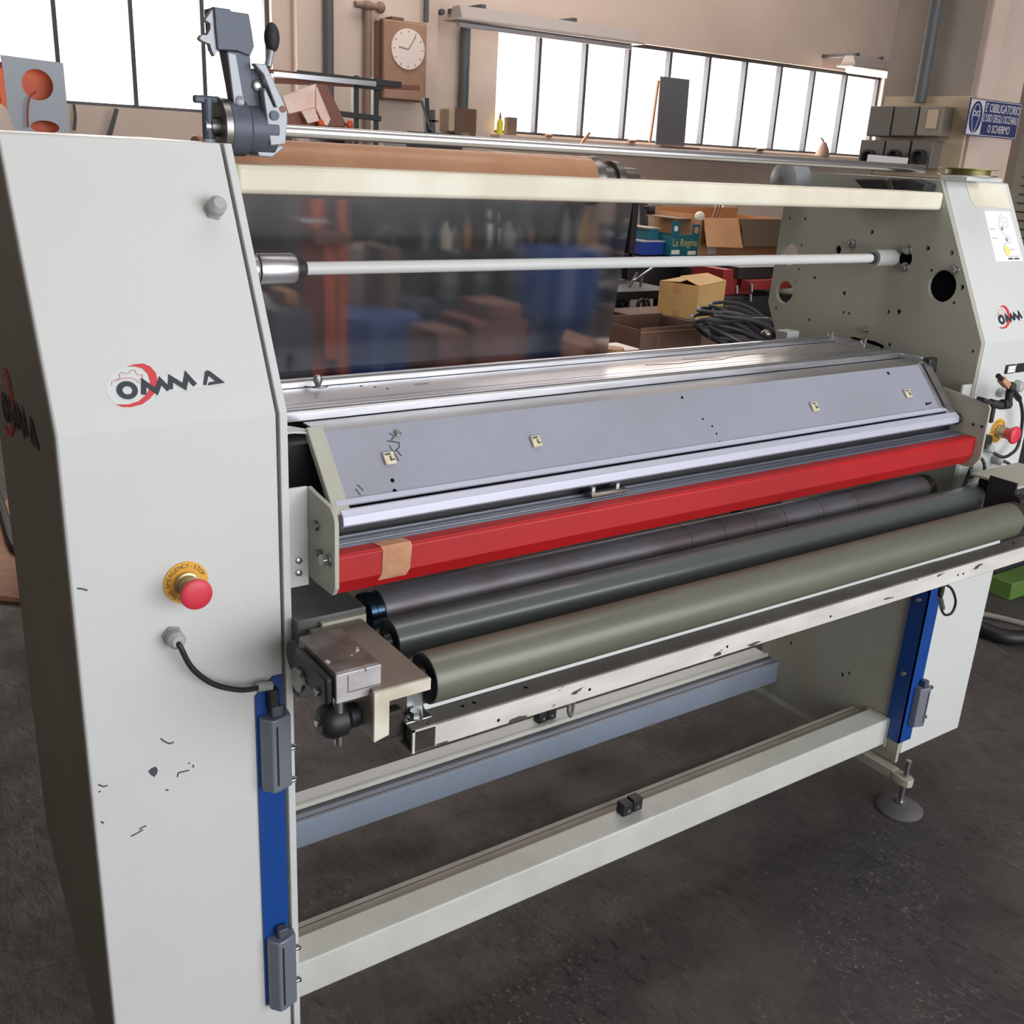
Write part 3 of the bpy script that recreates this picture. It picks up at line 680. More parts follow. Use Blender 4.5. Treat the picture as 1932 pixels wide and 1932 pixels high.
interlock(.273, .648, .778, label='upper grey interlock switch on the left blue strip')
interlock(.273, .206, .352, label='lower grey interlock switch on the left blue strip')
interlock(2.072, .222, .338, -1, label='grey interlock switch on the right blue strip')
for z in (.705, .645, .305, .235): build('edge_screw', MB().lathe((.292, -.006, z), (1, 0, 0), [(0, .0035), (.014, .0035), (.014, .0055), (.017, .004)], 12), 'zinc', mc)
for z in (.325, .235): build('edge_screw', MB().lathe((2.098, -.014, z), (1, 0, 0), [(0, .003), (.010, .003), (.010, .006), (.014, .005)], 12), 'zinc', mc)
# glands and cables
def gland(o, d, nm='cable_gland', s=1.):
    o = Vector(o); g = build(nm, MB().lathe(o, d, [(0, .0165*s), (.008*s, .0165*s)], 6).lathe(o+Vector(d)*.008*s, d, [(0, .013*s), (.003*s, .0145*s), (.016*s, .0145*s), (.022*s, .010*s), (.024*s, .0085*s)], 24), 'gland', mc, bevel=.0008)
    build('gland_hole', MB().cyl(o+Vector(d)*.024*s, o+Vector(d)*.0246*s, .0055*s, n=16), 'black', g)
gland(slant(.262, .300), SN, s=.9)
gland((.128, 0, .944), (0, -1, 0), s=.9)
build('cable', MB().tube([(.128, -.020, .944), (.130, -.030, .938), (.145, -.030, .900), (.175, -.026, .865), (.215, -.022, .842), (.246, -.018, .835)], .0042, 10), 'cable', mc)
build('cable_boot', MB().cyl((.244, -.016, .835), (.268, -.014, .831), .007, n=14), 'gland', mc)
build('cable_plug', MB().box(.262, .279, -.02, -.005, .787, .825), 'black', mc, bevel=.003)
def gx(px, py): return at(px, py, y=0)
a = gx(1857, 844); gland(a, (.0, -1, 0), s=.8)
a2 = gx(1874, 866); gland(a2, (.0, -1, 0), s=.8)
cpts = [at(1872, 852, y=-.02), at(1890, 862, y=-.03), at(1905, 858, y=-.03), at(1921, 840, y=-.03), at(1929, 790, y=-.03), at(1924, 755, y=-.035), at(1910, 735, y=-.04)]
build('cable', MB().tube(cpts, .004, 10), 'cable', mc)
build('cable', MB().tube([at(1888, 868, y=-.02), at(1902, 874, y=-.03), at(1914, 886, y=-.03), at(1922, 897, y=-.03)], .004, 10), 'cable', mc)
build('cable', MB().tube([at(1847, 858, y=-.03), at(1857, 875, y=-.04), at(1855, 895, y=-.045), at(1842, 922, y=-.05)], .004, 10), 'cable', mc)
build('cable', MB().tube([at(1838, 872, y=-.04), at(1830, 888, y=-.045), at(1824, 905, y=-.045), at(1816, 921, y=-.05)], .0045, 10), 'cable', mc)
build('cable_clip', MB().ell(at(1832, 897, y=-.045), (.010, .008, .009)), 'steel_dull', mc)
build('cable', MB().tube([at(1842, 924, y=-.06), at(1856, 921, y=-.05), at(1875, 923, y=-.04)], .0035, 8), 'cable', mc)
build('grey_bung', MB().cyl(at(1856, 832, y=0), at(1856, 832, y=0)+Vector((0, -.012, 0)), .018, n=20), 'black', mc)
# lever and sensor on the right head plate
lv = build('sensor_arm', MB().tube([at(1868, 760, y=-.07), at(1888, 765, y=-.075)], .010, 12, 0).tube([at(1890, 763, y=-.075), at(1902, 762, y=-.075)], .012, 12, 0).tube([at(1902, 762, y=-.075), at(1905, 738, y=-.075)], .009, 12, 0).ell(at(1907, 730, y=-.075), (.012, .012, .012)), 'black_soft', mc)
build('sensor_bracket', MB().bar(at(1850, 752, y=-.07), at(1873, 762, y=-.07), .02, .008).bar(at(1874, 764, y=-.07), at(1868, 797, y=-.07), .012, .010, (0, 1, 0)), 'black_soft', lv, bevel=.001)
build('sensor_head', MB().bar(at(1889, 715, y=-.08), at(1900, 728, y=-.08), .016, .014), 'wood', lv, bevel=.001)
build('sensor_nose', MB().cyl(at(1883, 709, y=-.08), at(1889, 715, y=-.08), .006, n=12), 'black', lv)
build('sensor_boot', MB().tube([at(1908, 735, y=-.075), at(1922, 752, y=-.06)], .0075, 12, 0), 'black', lv)
# lower loop on the right
lp = [at(1784, 1103, y=-.16), at(1796, 1112, y=-.16), at(1803, 1135, y=-.16), at(1796, 1156, y=-.16), at(1783, 1160, y=-.16), at(1776, 1150, y=-.16)]
build('cable', MB().tube(lp, .003, 10), 'cable', mc)
build('air_fitting', MB().cyl(at(1773, 1125, y=-.16), at(1778, 1148, y=-.16), .006, n=14).cyl(at(1770, 1128, y=-.16), at(1772, 1128, y=-.16), .003, n=8), 'zinc', mc)
build('air_fitting', MB().cyl(at(1778, 1102, y=-.16), at(1774, 1122, y=-.16), .007, n=14), 'black', mc)
# emergency stops
def estop(x, z):
    e = build('emergency_stop', MB().cyl((x, 0, z), (x, -.0025, z), .0315, n=48), 'yellow', mc, bevel=.0006, label='round yellow plate with red mushroom button')
    build('stop_collar', MB().lathe((x, -.0025, z), (0, -1, 0), [(0, .017), (.006, .017), (.007, .014), (.02, .014), (.021, .0125), (.026, .0125)], 32), 'collar', e)
    build('stop_button', MB().lathe((x, -.026, z), (0, -1, 0), [(0, .013), (.004, .0145), (.012, .0165), (.016, .021), (.020, .0225), (.024, .0215), (.0262, .018), (.027, .008), (.0272, .001)], 40), 'button_red', e)
    lt = MB()
    def ring(txt, a0, a1, flipped=False):
        n = len(txt)
        for i, ch_ in enumerate(txt):
            if ch_ == ' ': continue
            t = R(a0+(a1-a0)*i/(n-1)); rr = .0255
            c, s_ = math.cos(t), math.sin(t)
            if not flipped: fn = lambda u, v, q, c=c, s_=s_: Vector((x+c*(rr+v)+s_*u, -.0026-q, z+s_*(rr+v)-c*u))
            else: fn = lambda u, v, q, c=c, s_=s_: Vector((x+c*(rr-v)-s_*u, -.0026-q, z+s_*(rr-v)+c*u))
            glyphs(ch_, .0085, fn, .0003, lt)
    ring('EMERGENCY-STOP', 182, 22); ring('EMERGENCIA', 205, 330, True)
    build('stop_lettering', lt, 'ink', e)
estop(.1515, 1.021); estop(2.182, 1.024)
# logos: 2D outlines in metres, logo corner at (0, 0)
K_ = .159/820.
def lg(p): return ((p[0]-655)*K_, (430-p[1])*K_*1.0)
def logo(fn, parent, sc=1., st=True):
    F = lambda u, v, n: fn(u*sc, v*sc, n)
    ox, oy = lg((830, 280))
    if st:
        ol = [lg(p) for p in ((665,330),(670,265),(715,200),(790,150),(870,130),(950,128),(1005,160),(1022,210),(1022,232),(1095,225),(1235,222),(1275,275),(1320,270),(1345,215),(1375,210),(1485,312),(1300,330),(1040,350),(985,352),(950,395),(880,425),(790,432),(715,410))]
        build('sticker', flat([ol], F, .0004), 'sticker', parent)
    G = lambda u, v, n: F(u, v, n+.0005)
    cres = [lg(p) for p in ((828,146),(880,133),(940,132),(985,158),(1012,205),(1012,260),(990,330),(940,380),(880,415),(800,428),(750,422),(708,400),(790,408),(860,392),(915,355),(948,310),(962,260),(955,205),(925,165),(880,148))]
    build('logo_crescent', flat([cres], G), 'logo_red', parent)
    gear = [lg(p) for p in ((708,268),(712,240),(745,232),(770,222),(768,195),(790,180),(805,195),(835,192),(850,172),(878,175),(882,205),(905,210),(922,212),(915,235),(890,245))]
    mb = stroke(gear, 4*K_, G); stroke([lg(p) for p in ((745,238),(790,224),(840,225),(870,240),(890,268))], 4*K_, G, mb=mb)
    build('logo_gear', mb, 'logo_pink', parent)
    H_ = lambda u, v, n: F(u, v, n+.0011)
    o_ = [lg(p) for p in circ(800, 310, 69, 32, 63)]; i_ = [lg(p) for p in circ(802, 311, 33, 24, 29)]
    mb = flat([o_, i_], H_)
    stroke([lg(p) for p in ((902,350),(918,265),(990,335),(1030,262),(1078,330))], 34*K_, H_, mb=mb)
    stroke([lg(p) for p in ((1086,326),(1104,250),(1186,318),(1216,240),(1262,312))], 34*K_, H_, mb=mb)
    mb = flat([[lg(p) for p in ((1318,316),(1350,222),(1366,213),(1384,220),(1476,312),(1350,322),(1362,300),(1410,296),(1368,252),(1340,318))]], H_, mb=mb)
    build('logo_lettering', mb, 'logo_black', parent)
lo_l = build('brand_logo', flat([[lg(p) for p in circ(840, 290, 60, 24)]], lambda u, v, n: slant(.069+u, .028+v, n-.0003), .0003), 'sticker', mc, label='OMMA logo sticker on the left cabinet')
logo(lambda u, v, n: slant(.069+u, .028+v, n), lo_l)
lo_r = build('brand_logo', flat([[lg(p) for p in circ(840, 290, 60, 24)]], lambda u, v, n: slant(2.109+u, .030+v, n-.0003), .0003), 'sticker', mc, label='OMMA logo sticker on the right cabinet')
logo(lambda u, v, n: slant(2.109+u, .030+v, n), lo_r)
_sd = lambda u, v, n: sided(.455-u, 1.150+v-.00*u, n-.0035)
lo_s = build('brand_logo', flat([[lg(p) for p in circ(840, 290, 10, 12)]], lambda u, v, n: _sd(u*2, v*2, n-.0005), .0003), 'cabinet_side', mc, label='OMMA logo on the outer side of the left cabinet')
logo(_sd, lo_s, 2.0, st=False)
# wiring sheet on the right cabinet
sh = build('threading_sheet', flat([[(2.176, .198), (2.296, .198), (2.292, .327), (2.180, .327)]], slant, .0006), 'paper_white', mc, label='white sheet with a web threading diagram')
def dg(p): return (2.176+(p[0]-0)/100*.118, .198+(100-p[1])/100*.129)
mb = stroke([dg(p) for p in ((62,4),(48,20),(43,32),(48,42),(60,49),(72,52),(74,58),(70,63),(52,64),(42,70),(40,80),(46,88),(52,90),(94,90))], .0012, lambda u, v, n: slant(u, v, n+.0006), .0003)
for c, r_ in ((( 68, 22), .014), ((68, 22), .003)):
    u, v = dg(c); stroke(circ(u, v, r_, 24), .0009, lambda u, v, n: slant(u, v, n+.0006), .0003, mb, True)
for c in ((18, 36), (18, 54), (70, 77)):
    u, v = dg(c); flat([[(u-.010, v-.0008), (u+.010, v-.0008), (u+.010, v+.0008), (u-.010, v+.0008)]], lambda u, v, n: slant(u, v, n+.0006), .0003, mb)
build('diagram_line', mb, 'ink_grey', sh)
mb = MB()
for c in ((53, 35), (60, 57)):
    u, v = dg(c); flat([circ(u, v, .0055, 20)], lambda u, v, n: slant(u, v, n+.0006), .0004, mb)
build('diagram_roller', mb, 'ink_grey', sh)
u, v = dg((52, 78)); build('diagram_disc', flat([circ(u, v, .0125, 28)], lambda u, v, n: slant(u, v, n+.0006), .0004), 'disc_yellow', sh)
mb = MB()
for c in ((57, 95), (80, 95)):
    u, v = dg(c); flat([[(u-.011, v-.002), (u+.011, v-.002), (u+.011, v+.002), (u-.011, v+.002)]], lambda u, v, n: slant(u, v, n+.0006), .0003, mb)
build('diagram_bar', mb, 'ink', sh)
build('access_panel', flat([[(2.135, .355), (2.145, .338), (2.30, .333), (2.30, .398), (2.13, .396)]], slant, .0015), 'cream_worn', mc, bevel=.0005)
# tags and buttons at the far right
tg = build('label_holder', MB().box(2.157, 2.196, -.004, 0, 1.170, 1.192), 'black', mc, bevel=.001)
build('label_card', MB().box(2.164, 2.193, -.0046, -.004, 1.173, 1.189), 'paper_white', tg)
build('card_line', MB().box(2.167, 2.176, -.0049, -.0046, 1.183, 1.1845).box(2.167, 2.175, -.0049, -.0046, 1.178, 1.1795).box(2.180, 2.189, -.0049, -.0046, 1.179, 1.1805), 'ink_grey', tg)
tg = build('label_holder', MB().box(2.206, 2.245, -.004, 0, 1.170, 1.192), 'black', mc, bevel=.001)
build('selector_knob', MB().lathe((2.222, 0, 1.135), (0, -1, 0), [(0, .016), (.006, .016), (.018, .012), (.02, .008)], 24), 'gland', mc)
build('push_button', MB().lathe((2.150, 0, 1.125), (0, -1, 0), [(0, .011), (.008, .011), (.014, .009)], 20), 'gland', mc)
# paint damage on the left cabinet
mb = MB()
def fp(px, py): p = at(px, py, y=0); return (p.x, p.z)
for pl in (((303,1393),(310,1399),(320,1403),(328,1400)),((336,1458),(345,1456),(357,1453)),((365,1448),(364,1443)),((355,1441),(358,1439)),((336,1458),(335,1466)),((312,1490),(318,1491)),((247,1578),(262,1570),(270,1565)),((262,1565),(270,1560),(276,1558)),((185,1480),(195,1484),(203,1482)),((186,1495),(190,1492)),((190,1550),(196,1553)),((145,1110),(155,1111),(165,1114))):
    stroke([fp(*p) for p in pl], .0024, front, .0003, mb)
flat([[fp(*p) for p in ((279,1455),(286,1449),(294,1446),(298,1452),(296,1460),(291,1466),(284,1462))]], front, .0003, mb)
build('paint_chip', mb, 'dirt', cl)

# ------------------------------------------------------------ brake bracket at top left
br = build('unwind_bracket', MB().cyl((.322, .25, 1.630), (.352, .25, 1.630), .040, n=40).cyl((.352, .25, 1.630), (.395, .25, 1.630), .036, n=40), 'bracket_dark', mc, bevel=.002, label='dark clamp bracket with lever at the top left corner')
def bp(px, py, y=.25): return at(px, py, y=y)
def slab(pts, y0, y1, m_, nm, parent, bevel=.0015):
    mb = MB(); n = len(pts); A = [bp(*p, y0) for p in pts]; d = Vector((0, y1-y0, 0)); B = [q+d for q in A]
    mb.add(A+B, [tuple(range(n)), tuple(range(2*n-1, n-1, -1))]+[(i, (i+1) % n, n+(i+1) % n, n+i) for i in range(n)])
    return build(nm, mb, m_, parent, bevel=bevel)
slab(((404,13),(435,17),(436,21),(470,26),(476,60),(480,88),(472,106),(447,96),(411,94),(407,55)), .23, .275, 'bracket_dark', 'lever_head', br)
slab(((402,16),(405,12),(412,95),(405,106),(400,96),(396,83),(380,76),(377,72),(381,66),(391,66),(397,55),(397,44),(388,38),(386,40)), .235, .25, 'bracket_grey', 'toothed_ring', br, .0008)
slab(((428,95),(472,100),(474,130),(484,190),(495,215),(448,210),(440,160)), .235, .27, 'bracket_dark', 'lever_arm', br)
slab(((429,98),(446,102),(463,200),(443,208)), .228, .234, 'bracket_grey', 'arm_cheek', br)
slab(((480,119),(502,121),(541,205),(543,225),(539,272),(511,275),(497,175),(500,165),(517,202),(522,202),(497,140),(488,130)), .215, .232, 'bracket_grey', 'clamp_plate', br)
slab(((470,130),(488,128),(512,180),(500,200),(512,285),(486,290),(480,240),(475,180)), .236, .275, 'bracket_dark', 'clamp_body', br)
build('pivot_bolt', MB().lathe(bp(485, 162, .236), (0, -1, 0), [(0, .009), (.006, .008), (.008, .004)], 20), 'zinc', br)
build('pivot_bolt', MB().cyl(bp(533, 206, .215), bp(533, 206, .215)+Vector((0, -.001, 0)), .005, n=16), 'rust', br)
build('pivot_bolt', MB().cyl(bp(517, 218, .215), bp(517, 218, .215)+Vector((0, -.004, 0)), .007, n=16), 'bracket_dark', br)
build('hand_lever', MB().tube([bp(506, 125), bp(511, 100), bp(513, 80)], .0055, 12, 4), 'bracket_grey', br)
build('lever_grip', MB().ell(bp(513, 71), (.0115, .0115, .021)), 'black_soft', br)
build('roller_tip', MB().lathe(bp(441, 192, .236), (1, 0, 0), [(0, .010), (.004, .012), (.01, .012)], 20), 'bracket_grey', br)
build('brake_face', MB().cyl((.312, .25, 1.630), (.322, .25, 1.630), .041, n=40).cyl((.30, .25, 1.630), (.312, .25, 1.630), .014, n=20), 'steel_dull', br)
slab(((485,285),(528,275),(538,277),(514,297),(489,295)), .235, .28, 'bracket_grey', 'clamp_foot', br)
tk = build('locking_screw', MB().cyl((.298, .25, 1.610), (.298, .25, 1.668), .009, n=16), 'bracket_dark', mc)
build('screw_wing', MB().box(.277, .316, .244, .256, 1.661, 1.672), 'bracket_dark', tk, bevel=.003)
build('top_bush', MB().cyl((.298, .25, 1.590), (.298, .25, 1.612), .010, n=16), 'gland', mc)

# ------------------------------------------------------------ kraft roll and film
kr = thing('paper_roll', 'long brown kraft wound roll lying behind the top crossbar', 'roll', (.34, .43, 1.57))
build('winding', MB().lathe((.335, .43, 1.568), (1, 0, 0), [(0, .047), (.002, .048), (.818, .048), (.820, .047)], 64), 'kraft', kr)
build('core_plug', MB().lathe((1.155, .43, 1.568), (1, 0, 0), [(0, .045), (.012, .050), (.020, .050), (.022, .034), (.06, .034), (.062, .042), (.080, .042), (.082, .03), (.13, .03)], 40), 'steel_dull', kr)
build('core_plug', MB().cyl((.312, .43, 1.568), (.335, .43, 1.568), .03), 'steel_dull', kr)
fl = MB()
nx, nz = 60, 14
vs = []
for j in range(nz+1):
    t = j/nz; z = 1.570-.400*t
    for i in range(nx+1):
        x = .352+.895*i/nx
        y = .372+.052*t + .0005*math.sin(i*1.3)*math.sin(t*3)+.0008*math.sin(i*.35+1)
        vs.append((x, y, z))
fs = [(j*(nx+1)+i, j*(nx+1)+i+1, (j+1)*(nx+1)+i+1, (j+1)*(nx+1)+i) for j in range(nz) for i in range(nx)]
fl.add(vs, fs)
solo('plastic_film', fl, 'film', 'clear plastic film web hanging from the brown roll down behind the machine table', 'film', smooth=180)

# ------------------------------------------------------------ things on the back wall
def pbox(px0, py0, px1, py1, y, dep):
    """box whose front face fills a pixel rectangle at depth y"""
    a = at(px0, py1, y=y); b = at(px1, py0, y=y); return a.x, b.x, y, y+dep, a.z, b.z
YW = 5.9
c0 = at(728, 180, y=5.68); c1 = at(808, 38, y=5.68)
ck = thing('wall_clock', 'brown box clock with white round dial hanging on the beige wall', 'clock', (3.78, YW, 1.95))
cx0, cx1, cz0, cz1 = 3.45, 3.80, 1.925, 2.445
build('case', MB().box(cx0, cx1, 5.74, YW-.001, cz0, cz1), 'clock_box', ck, bevel=.01)
build('case_edge', MB().box(cx0-.006, cx1+.006, 5.76, 5.80, cz0-.006, cz1+.006), 'clock_rim', ck, bevel=.006)
cc = Vector(((cx0+cx1)/2+.015, 5.74, 2.265))
dl = build('dial', MB().cyl(cc, cc-Vector((0, .012, 0)), .135, n=48), 'clock_face', ck, bevel=.002)
tk_ = MB()
for i in range(12):
    t = math.pi*i/6; d = Vector((math.sin(t), 0, math.cos(t))); tk_.bar(cc+d*.108-Vector((0, .0125, 0)), cc+d*.125-Vector((0, .0125, 0)), .006, .001, (0, 1, 0))
build('hour_mark', tk_, 'clock_ink', dl)
build('hand', MB().bar(cc-Vector((0, .0135, 0)), cc+Vector((.058, -.0135, .09)), .007, .002, (0, 1, 0)), 'clock_ink', dl)
build('hand', MB().bar(cc-Vector((0, .0135, 0)), cc+Vector((-.078, -.0135, .012)), .008, .002, (0, 1, 0)), 'clock_ink', dl)
build('hanger', MB().box(cx0+.09, cx0+.19, 5.80, YW-.001, cz1+.006, cz1+.03), 'clock_rim', ck, bevel=.003)
def pipe(px0, py0, px1, py1, y, r, m_, label, nm='wall_pipe', cat='pipe'):
    a = at(px0, py0, y=y); b = at(px1, py1, y=y); x = (a.x+b.x)/2
    return solo(nm, MB().cyl((x, y, min(a.z, b.z)), (x, y, max(a.z, b.z)), r, n=16), m_, label, cat)
pipe(618, -40, 622, 250, 5.86, .036, 'conduit', 'dark grey vertical conduit on the beige wall left of the clock')
pp = thing('valve_pipe', 'brown vertical pipe with valve at its top beside the clock', 'pipe', tuple(at(695, 240, y=5.86)))
a = at(694, 20, y=5.85); build('pipe', MB().cyl((a.x, 5.85, 1.3), (a.x, 5.85, a.z), .028, n=16), 'pipe_brown', pp)
build('valve', MB().ell((a.x, 5.85, a.z+.03), (.05, .045, .035)).cyl((a.x-.10, 5.85, a.z+.03), (a.x+.10, 5.85, a.z+.03), .022, n=12).ell((a.x+.10, 5.85, a.z+.03), (.035, .035, .04)), 'pipe_brown', pp)
pipe(803, -40, 806, 42, 5.84, .02, 'conduit', 'thin dark conduit rising from the clock case', 'wall_conduit')
pipe(876, 42, 876, 205, 5.93, .042, 'conduit', 'dark grey conduit rising from the brown junction box', 'wall_conduit')
a = at(826, 24, y=5.97); solo('wall_stub', MB().cyl((a.x, 5.999, a.z), (a.x, 5.93, a.z), .014, n=12).cyl((a.x, 5.93, a.z), (a.x, 5.90, a.z), .022, n=12), 'conduit', 'small bolt stub sticking out of the wall above right of the clock', 'bolt')
jb = thing('junction_box', 'small brown electrical box on the wall left of the window', 'box', (4.3, 5.9, 1.74))
x0, x1, _, _, z0, z1 = pbox(848, 251, 900, 205, 5.86, .1)
build('case', MB().box(x0, x1, 5.86, 5.999, z0, z1), 'socket_side', jb, bevel=.008)
build('cover', MB().box(x0+.05, x1-.02, 5.845, 5.861, z0+.01, z1-.09), 'clock_rim', jb, bevel=.004)
build('inlet', MB().box((x0+x1)/2-.03, (x0+x1)/2+.05, 5.84, 5.861, z1-.085, z1-.005), 'socket_mid', jb, bevel=.004)
# fluorescent fixtures
def lamp(pa, pb, y, m_, label, glow=False):
    a = at(*pa, y=y); b = at(*pb, y=y); z = (a.z+b.z)/2
    t = thing('fluorescent_lamp', label, 'lamp', ((a.x+b.x)/2, y, z))
    build('housing', MB().px([(y-.09, z-.03), (y-.05, z+.055), (y+.05, z+.055), (y+.09, z-.03)], a.x, b.x), m_, t, bevel=.004)
    build('rim', MB().box(a.x-.04, b.x+.04, y-.10, y+.10, z-.045, z-.031), m_, t, bevel=.004)
    build('tube', MB().cyl((a.x+.02, y, z-.063), (b.x-.02, y, z-.063), .018 if not glow else .035), 'lamp_glow' if glow else 'sign_white', t)
    for q in (.12, .62): x = a.x+(b.x-a.x)*q; build('hanger', MB().box(x, x+.04, y-.02, W-.001, z+.056, z+.085), 'conduit', t)  # arms to the wall; those on the long lamp are added supports
    return t
lamp((860, 30), (1195, 70), 5.55, 'lamp_grey', 'long grey fluorescent fixture hung above the right window')
lamp((1600, 118), (1690, 128), 5.6, 'lamp_grey', 'lit fluorescent tube lamp above the window end by the pillar', True)
# things on the sill of the right window
def on_sill(px): return at(px, 255, y=5.93).x
x = on_sill(941); t = thing('spray_bottle', 'bright yellow bottle with red tip on the window sill', 'bottle', (x, 5.92, 1.735))
build('body', MB().lathe((x, 5.92, 1.735), (0, 0, 1), [(0, .026), (.09, .026), (.12, .012)], 16), 'bottle_yellow', t); build('nozzle', MB().cyl((x, 5.92, 1.855), (x, 5.92, 1.90), .012, .004, n=12), 'red_cap', t)
x = on_sill(961); solo('tin_can', MB().box(x-.045, x+.045, 5.89, 5.95, 1.735, 1.87), 'pipe_brown', 'small grey brown can on the window sill right of the yellow bottle', 'can', .005)
a = at(1238, 271, y=5.88); b = at(1305, 150, y=5.88)
solo('sheet_panel', MB().obox(((a.x+b.x)/2, 5.90, (1.735+b.z)/2), ((b.x-a.x)/2, 0, 0), (0, .006, 0), (0, .01, (b.z-1.735)/2)), 'board', 'dark grey sheet leaning upright against the window panes', 'panel', .002)
solo('wooden_stick', MB().bar(at(1226, 268, y=5.86), at(1242, 152, y=5.86), .02, .02, (0, 1, 0)), 'wood', 'thin wooden stick leaning left of the dark sheet in the window', 'stick')
solo('wooden_stick', MB().bar(at(1096, 272, y=5.80), at(1112, 250, y=5.80), .02, .02, (0, 1, 0)), 'wood', 'short wooden stick tilted on the sill below the second pane', 'stick')
a = at(1245, 275, y=5.84); b = at(1318, 281, y=5.84); solo('brown_offcut', MB().bar(a, b, .03, .012), 'rust', 'brown slat lying below the dark leaning sheet', 'slat')
a = at(1552, 286, y=5.9); t = thing('oil_can', 'small brown oil can with spout on the sill near the pillar', 'can', (a.x, 5.9, 1.735))
build('body', MB().lathe((a.x, 5.9, 1.735), (0, 0, 1), [(0, .07), (.06, .06), (.13, .022)], 18), 'pipe_brown', t); build('spout', MB().tube([(a.x, 5.9, 1.86), (a.x-.03, 5.9, 1.89), (a.x-.06, 5.9, 1.90)], .008, 8), 'conduit', t)
# low clutter line under the sill
for i, (px, py, ww, hh_, m_, lb) in enumerate(((1035,264,.07,.03,'wood','curled wood shaving lying on the sill left of the short stick'),(1192,277,.09,.03,'wood','light wooden offcut on the sill below the third pane'),(1435,277,.10,.03,'clock_rim','small dark lump on the sill near the seventh pane'))):
    a = at(px, py, y=5.85); solo('wood_offcut', MB().ell((a.x, 5.85, 1.735+hh_/2), (ww/2, .03, hh_/2)), m_, lb, 'offcut')

# ------------------------------------------------------------ rack with long bars, pink steel bracket
YR = 4.4
def rk(px, py, y=YR): return at(px, py, y=y)
rt = thing('bar_rack', 'black slotted steel rack holding long bars in front of the beige wall', 'rack', (2.7, YR, 0))
a = rk(680, 142); b = rk(718, 140); xs0, xs1 = a.x, b.x
for x in (xs0, xs1): build('upright', MB().box(x-.017, x+.017, YR+.05, YR+.09, 0, a.z), 'rack', rt, bevel=.002)
build('cross_arm', MB().bar(rk(640, 214)+Vector((0, .03, 0)), rk(722, 224)+Vector((0, .03, 0)), .03, .03), 'rack', rt, bevel=.002)
build('cross_arm', MB().bar(rk(676, 160)+Vector((0, .03, 0)), rk(726, 166)+Vector((0, .03, 0)), .03, .03), 'rack', rt, bevel=.002)
def longbar(p, q, y, w_, h_, m_, lb): return solo('metal_bar', MB().bar(at(*p, y=y), at(*q, y=y), w_, h_), m_, lb, 'bar', .001)
longbar((518, 140), (708, 159), 4.36, .03, .026, 'steel', 'bright square bar lying on the black rack')
longbar((558, 138), (756, 160), 4.40, .026, .032, 'rack', 'black square bar lying behind the bright one on the rack')
longbar((516, 152), (790, 166), 4.46, .03, .028, 'rust', 'brown steel bar lying lowest on the rack')
longbar((500, 133), (600, 144), 4.425, .022, .02, 'rust', 'thin dark bar lying uppermost on the rack')
# pinkish folded steel bracket
YP = 3.3
pk = thing('steel_bracket', 'tilted salmon coloured folded steel bracket behind the guide rod', 'bracket', tuple(at(600, 240, y=YP)))
def pslab(pts, y0, y1, m_, nm):
    n = len(pts); A = [at(*p, y=y0) for p in pts]; B = [q+Vector((0, y1-y0, 0)) for q in A]
    mb = MB().add(A+B, [tuple(range(n)), tuple(range(2*n-1, n-1, -1))]+[(i, (i+1) % n, n+(i+1) % n, n+i) for i in range(n)])
    return build(nm, mb, m_, pk, bevel=.002)
pslab(((533,182),(597,158),(596,202),(545,215)), YP, YP+.012, 'pink_steel', 'face')
pslab(((597,158),(617,160),(655,238),(618,238)), YP+.02, YP+.09, 'rust', 'side')
pslab(((597,160),(624,225),(618,238),(612,236),(596,204)), YP-.01, YP+.01, 'pink_steel', 'rib')
pslab(((569,210),(594,203),(603,228),(581,233)), YP-.02, YP, 'pink_steel', 'tab')
pslab(((545,215),(595,205),(660,245),(545,245)), YP+.03, YP+.08, 'rust', 'base')
_z = at(600, 245, y=YP).z; _a = at(535, 245, y=YP).x; _b = at(665, 245, y=YP).x
solo('added_trestle', MB().box(_a, _b, YP-.02, YP+.4, _z-.03, _z-.001).box(_a, _a+.04, YP, YP+.4, 0, _z-.031).box(_b-.04, _b, YP, YP+.4, 0, _z-.031), 'rack', 'dark steel trestle added as made-up support for the salmon coloured bracket', 'trestle')  # made-up support added under the bracket, its top hidden behind the roll
for p in ((605,232),(660,235)): build('ear', MB().ell(at(*p, y=YP), (.018, .014, .02)), 'orange', pk)
# hand tools standing dark near the clock
t = thing('tool_stand', 'dark stand with hanging hand tools below the clock', 'tool stand', tuple(at(805, 250, y=4.6)))
YT_ = 4.6
build('post', MB().bar(at(806, 250, y=YT_), at(803, 185, y=YT_), .03, .03, (0, 1, 0)).box(at(806, 250, y=YT_).x-.2, at(806, 250, y=YT_).x+.2, YT_-.1, YT_+.2, 0, at(806, 250, y=YT_).z), 'rack', t)  # box down to the floor is added to hold up the post
build('tool', MB().bar(at(795, 190, y=YT_-.03), at(812, 245, y=YT_-.03), .015, .01, (0, 1, 0)), 'conduit', t)
build('tool', MB().bar(at(812, 228, y=YT_-.03), at(826, 229, y=YT_-.03), .012, .012, (0, 1, 0)), 'red_dull', t)
build('tool', MB().bar(at(817, 252, y=YT_-.03), at(816, 207, y=YT_-.03), .03, .012, (0, 1, 0)), 'conduit', t)

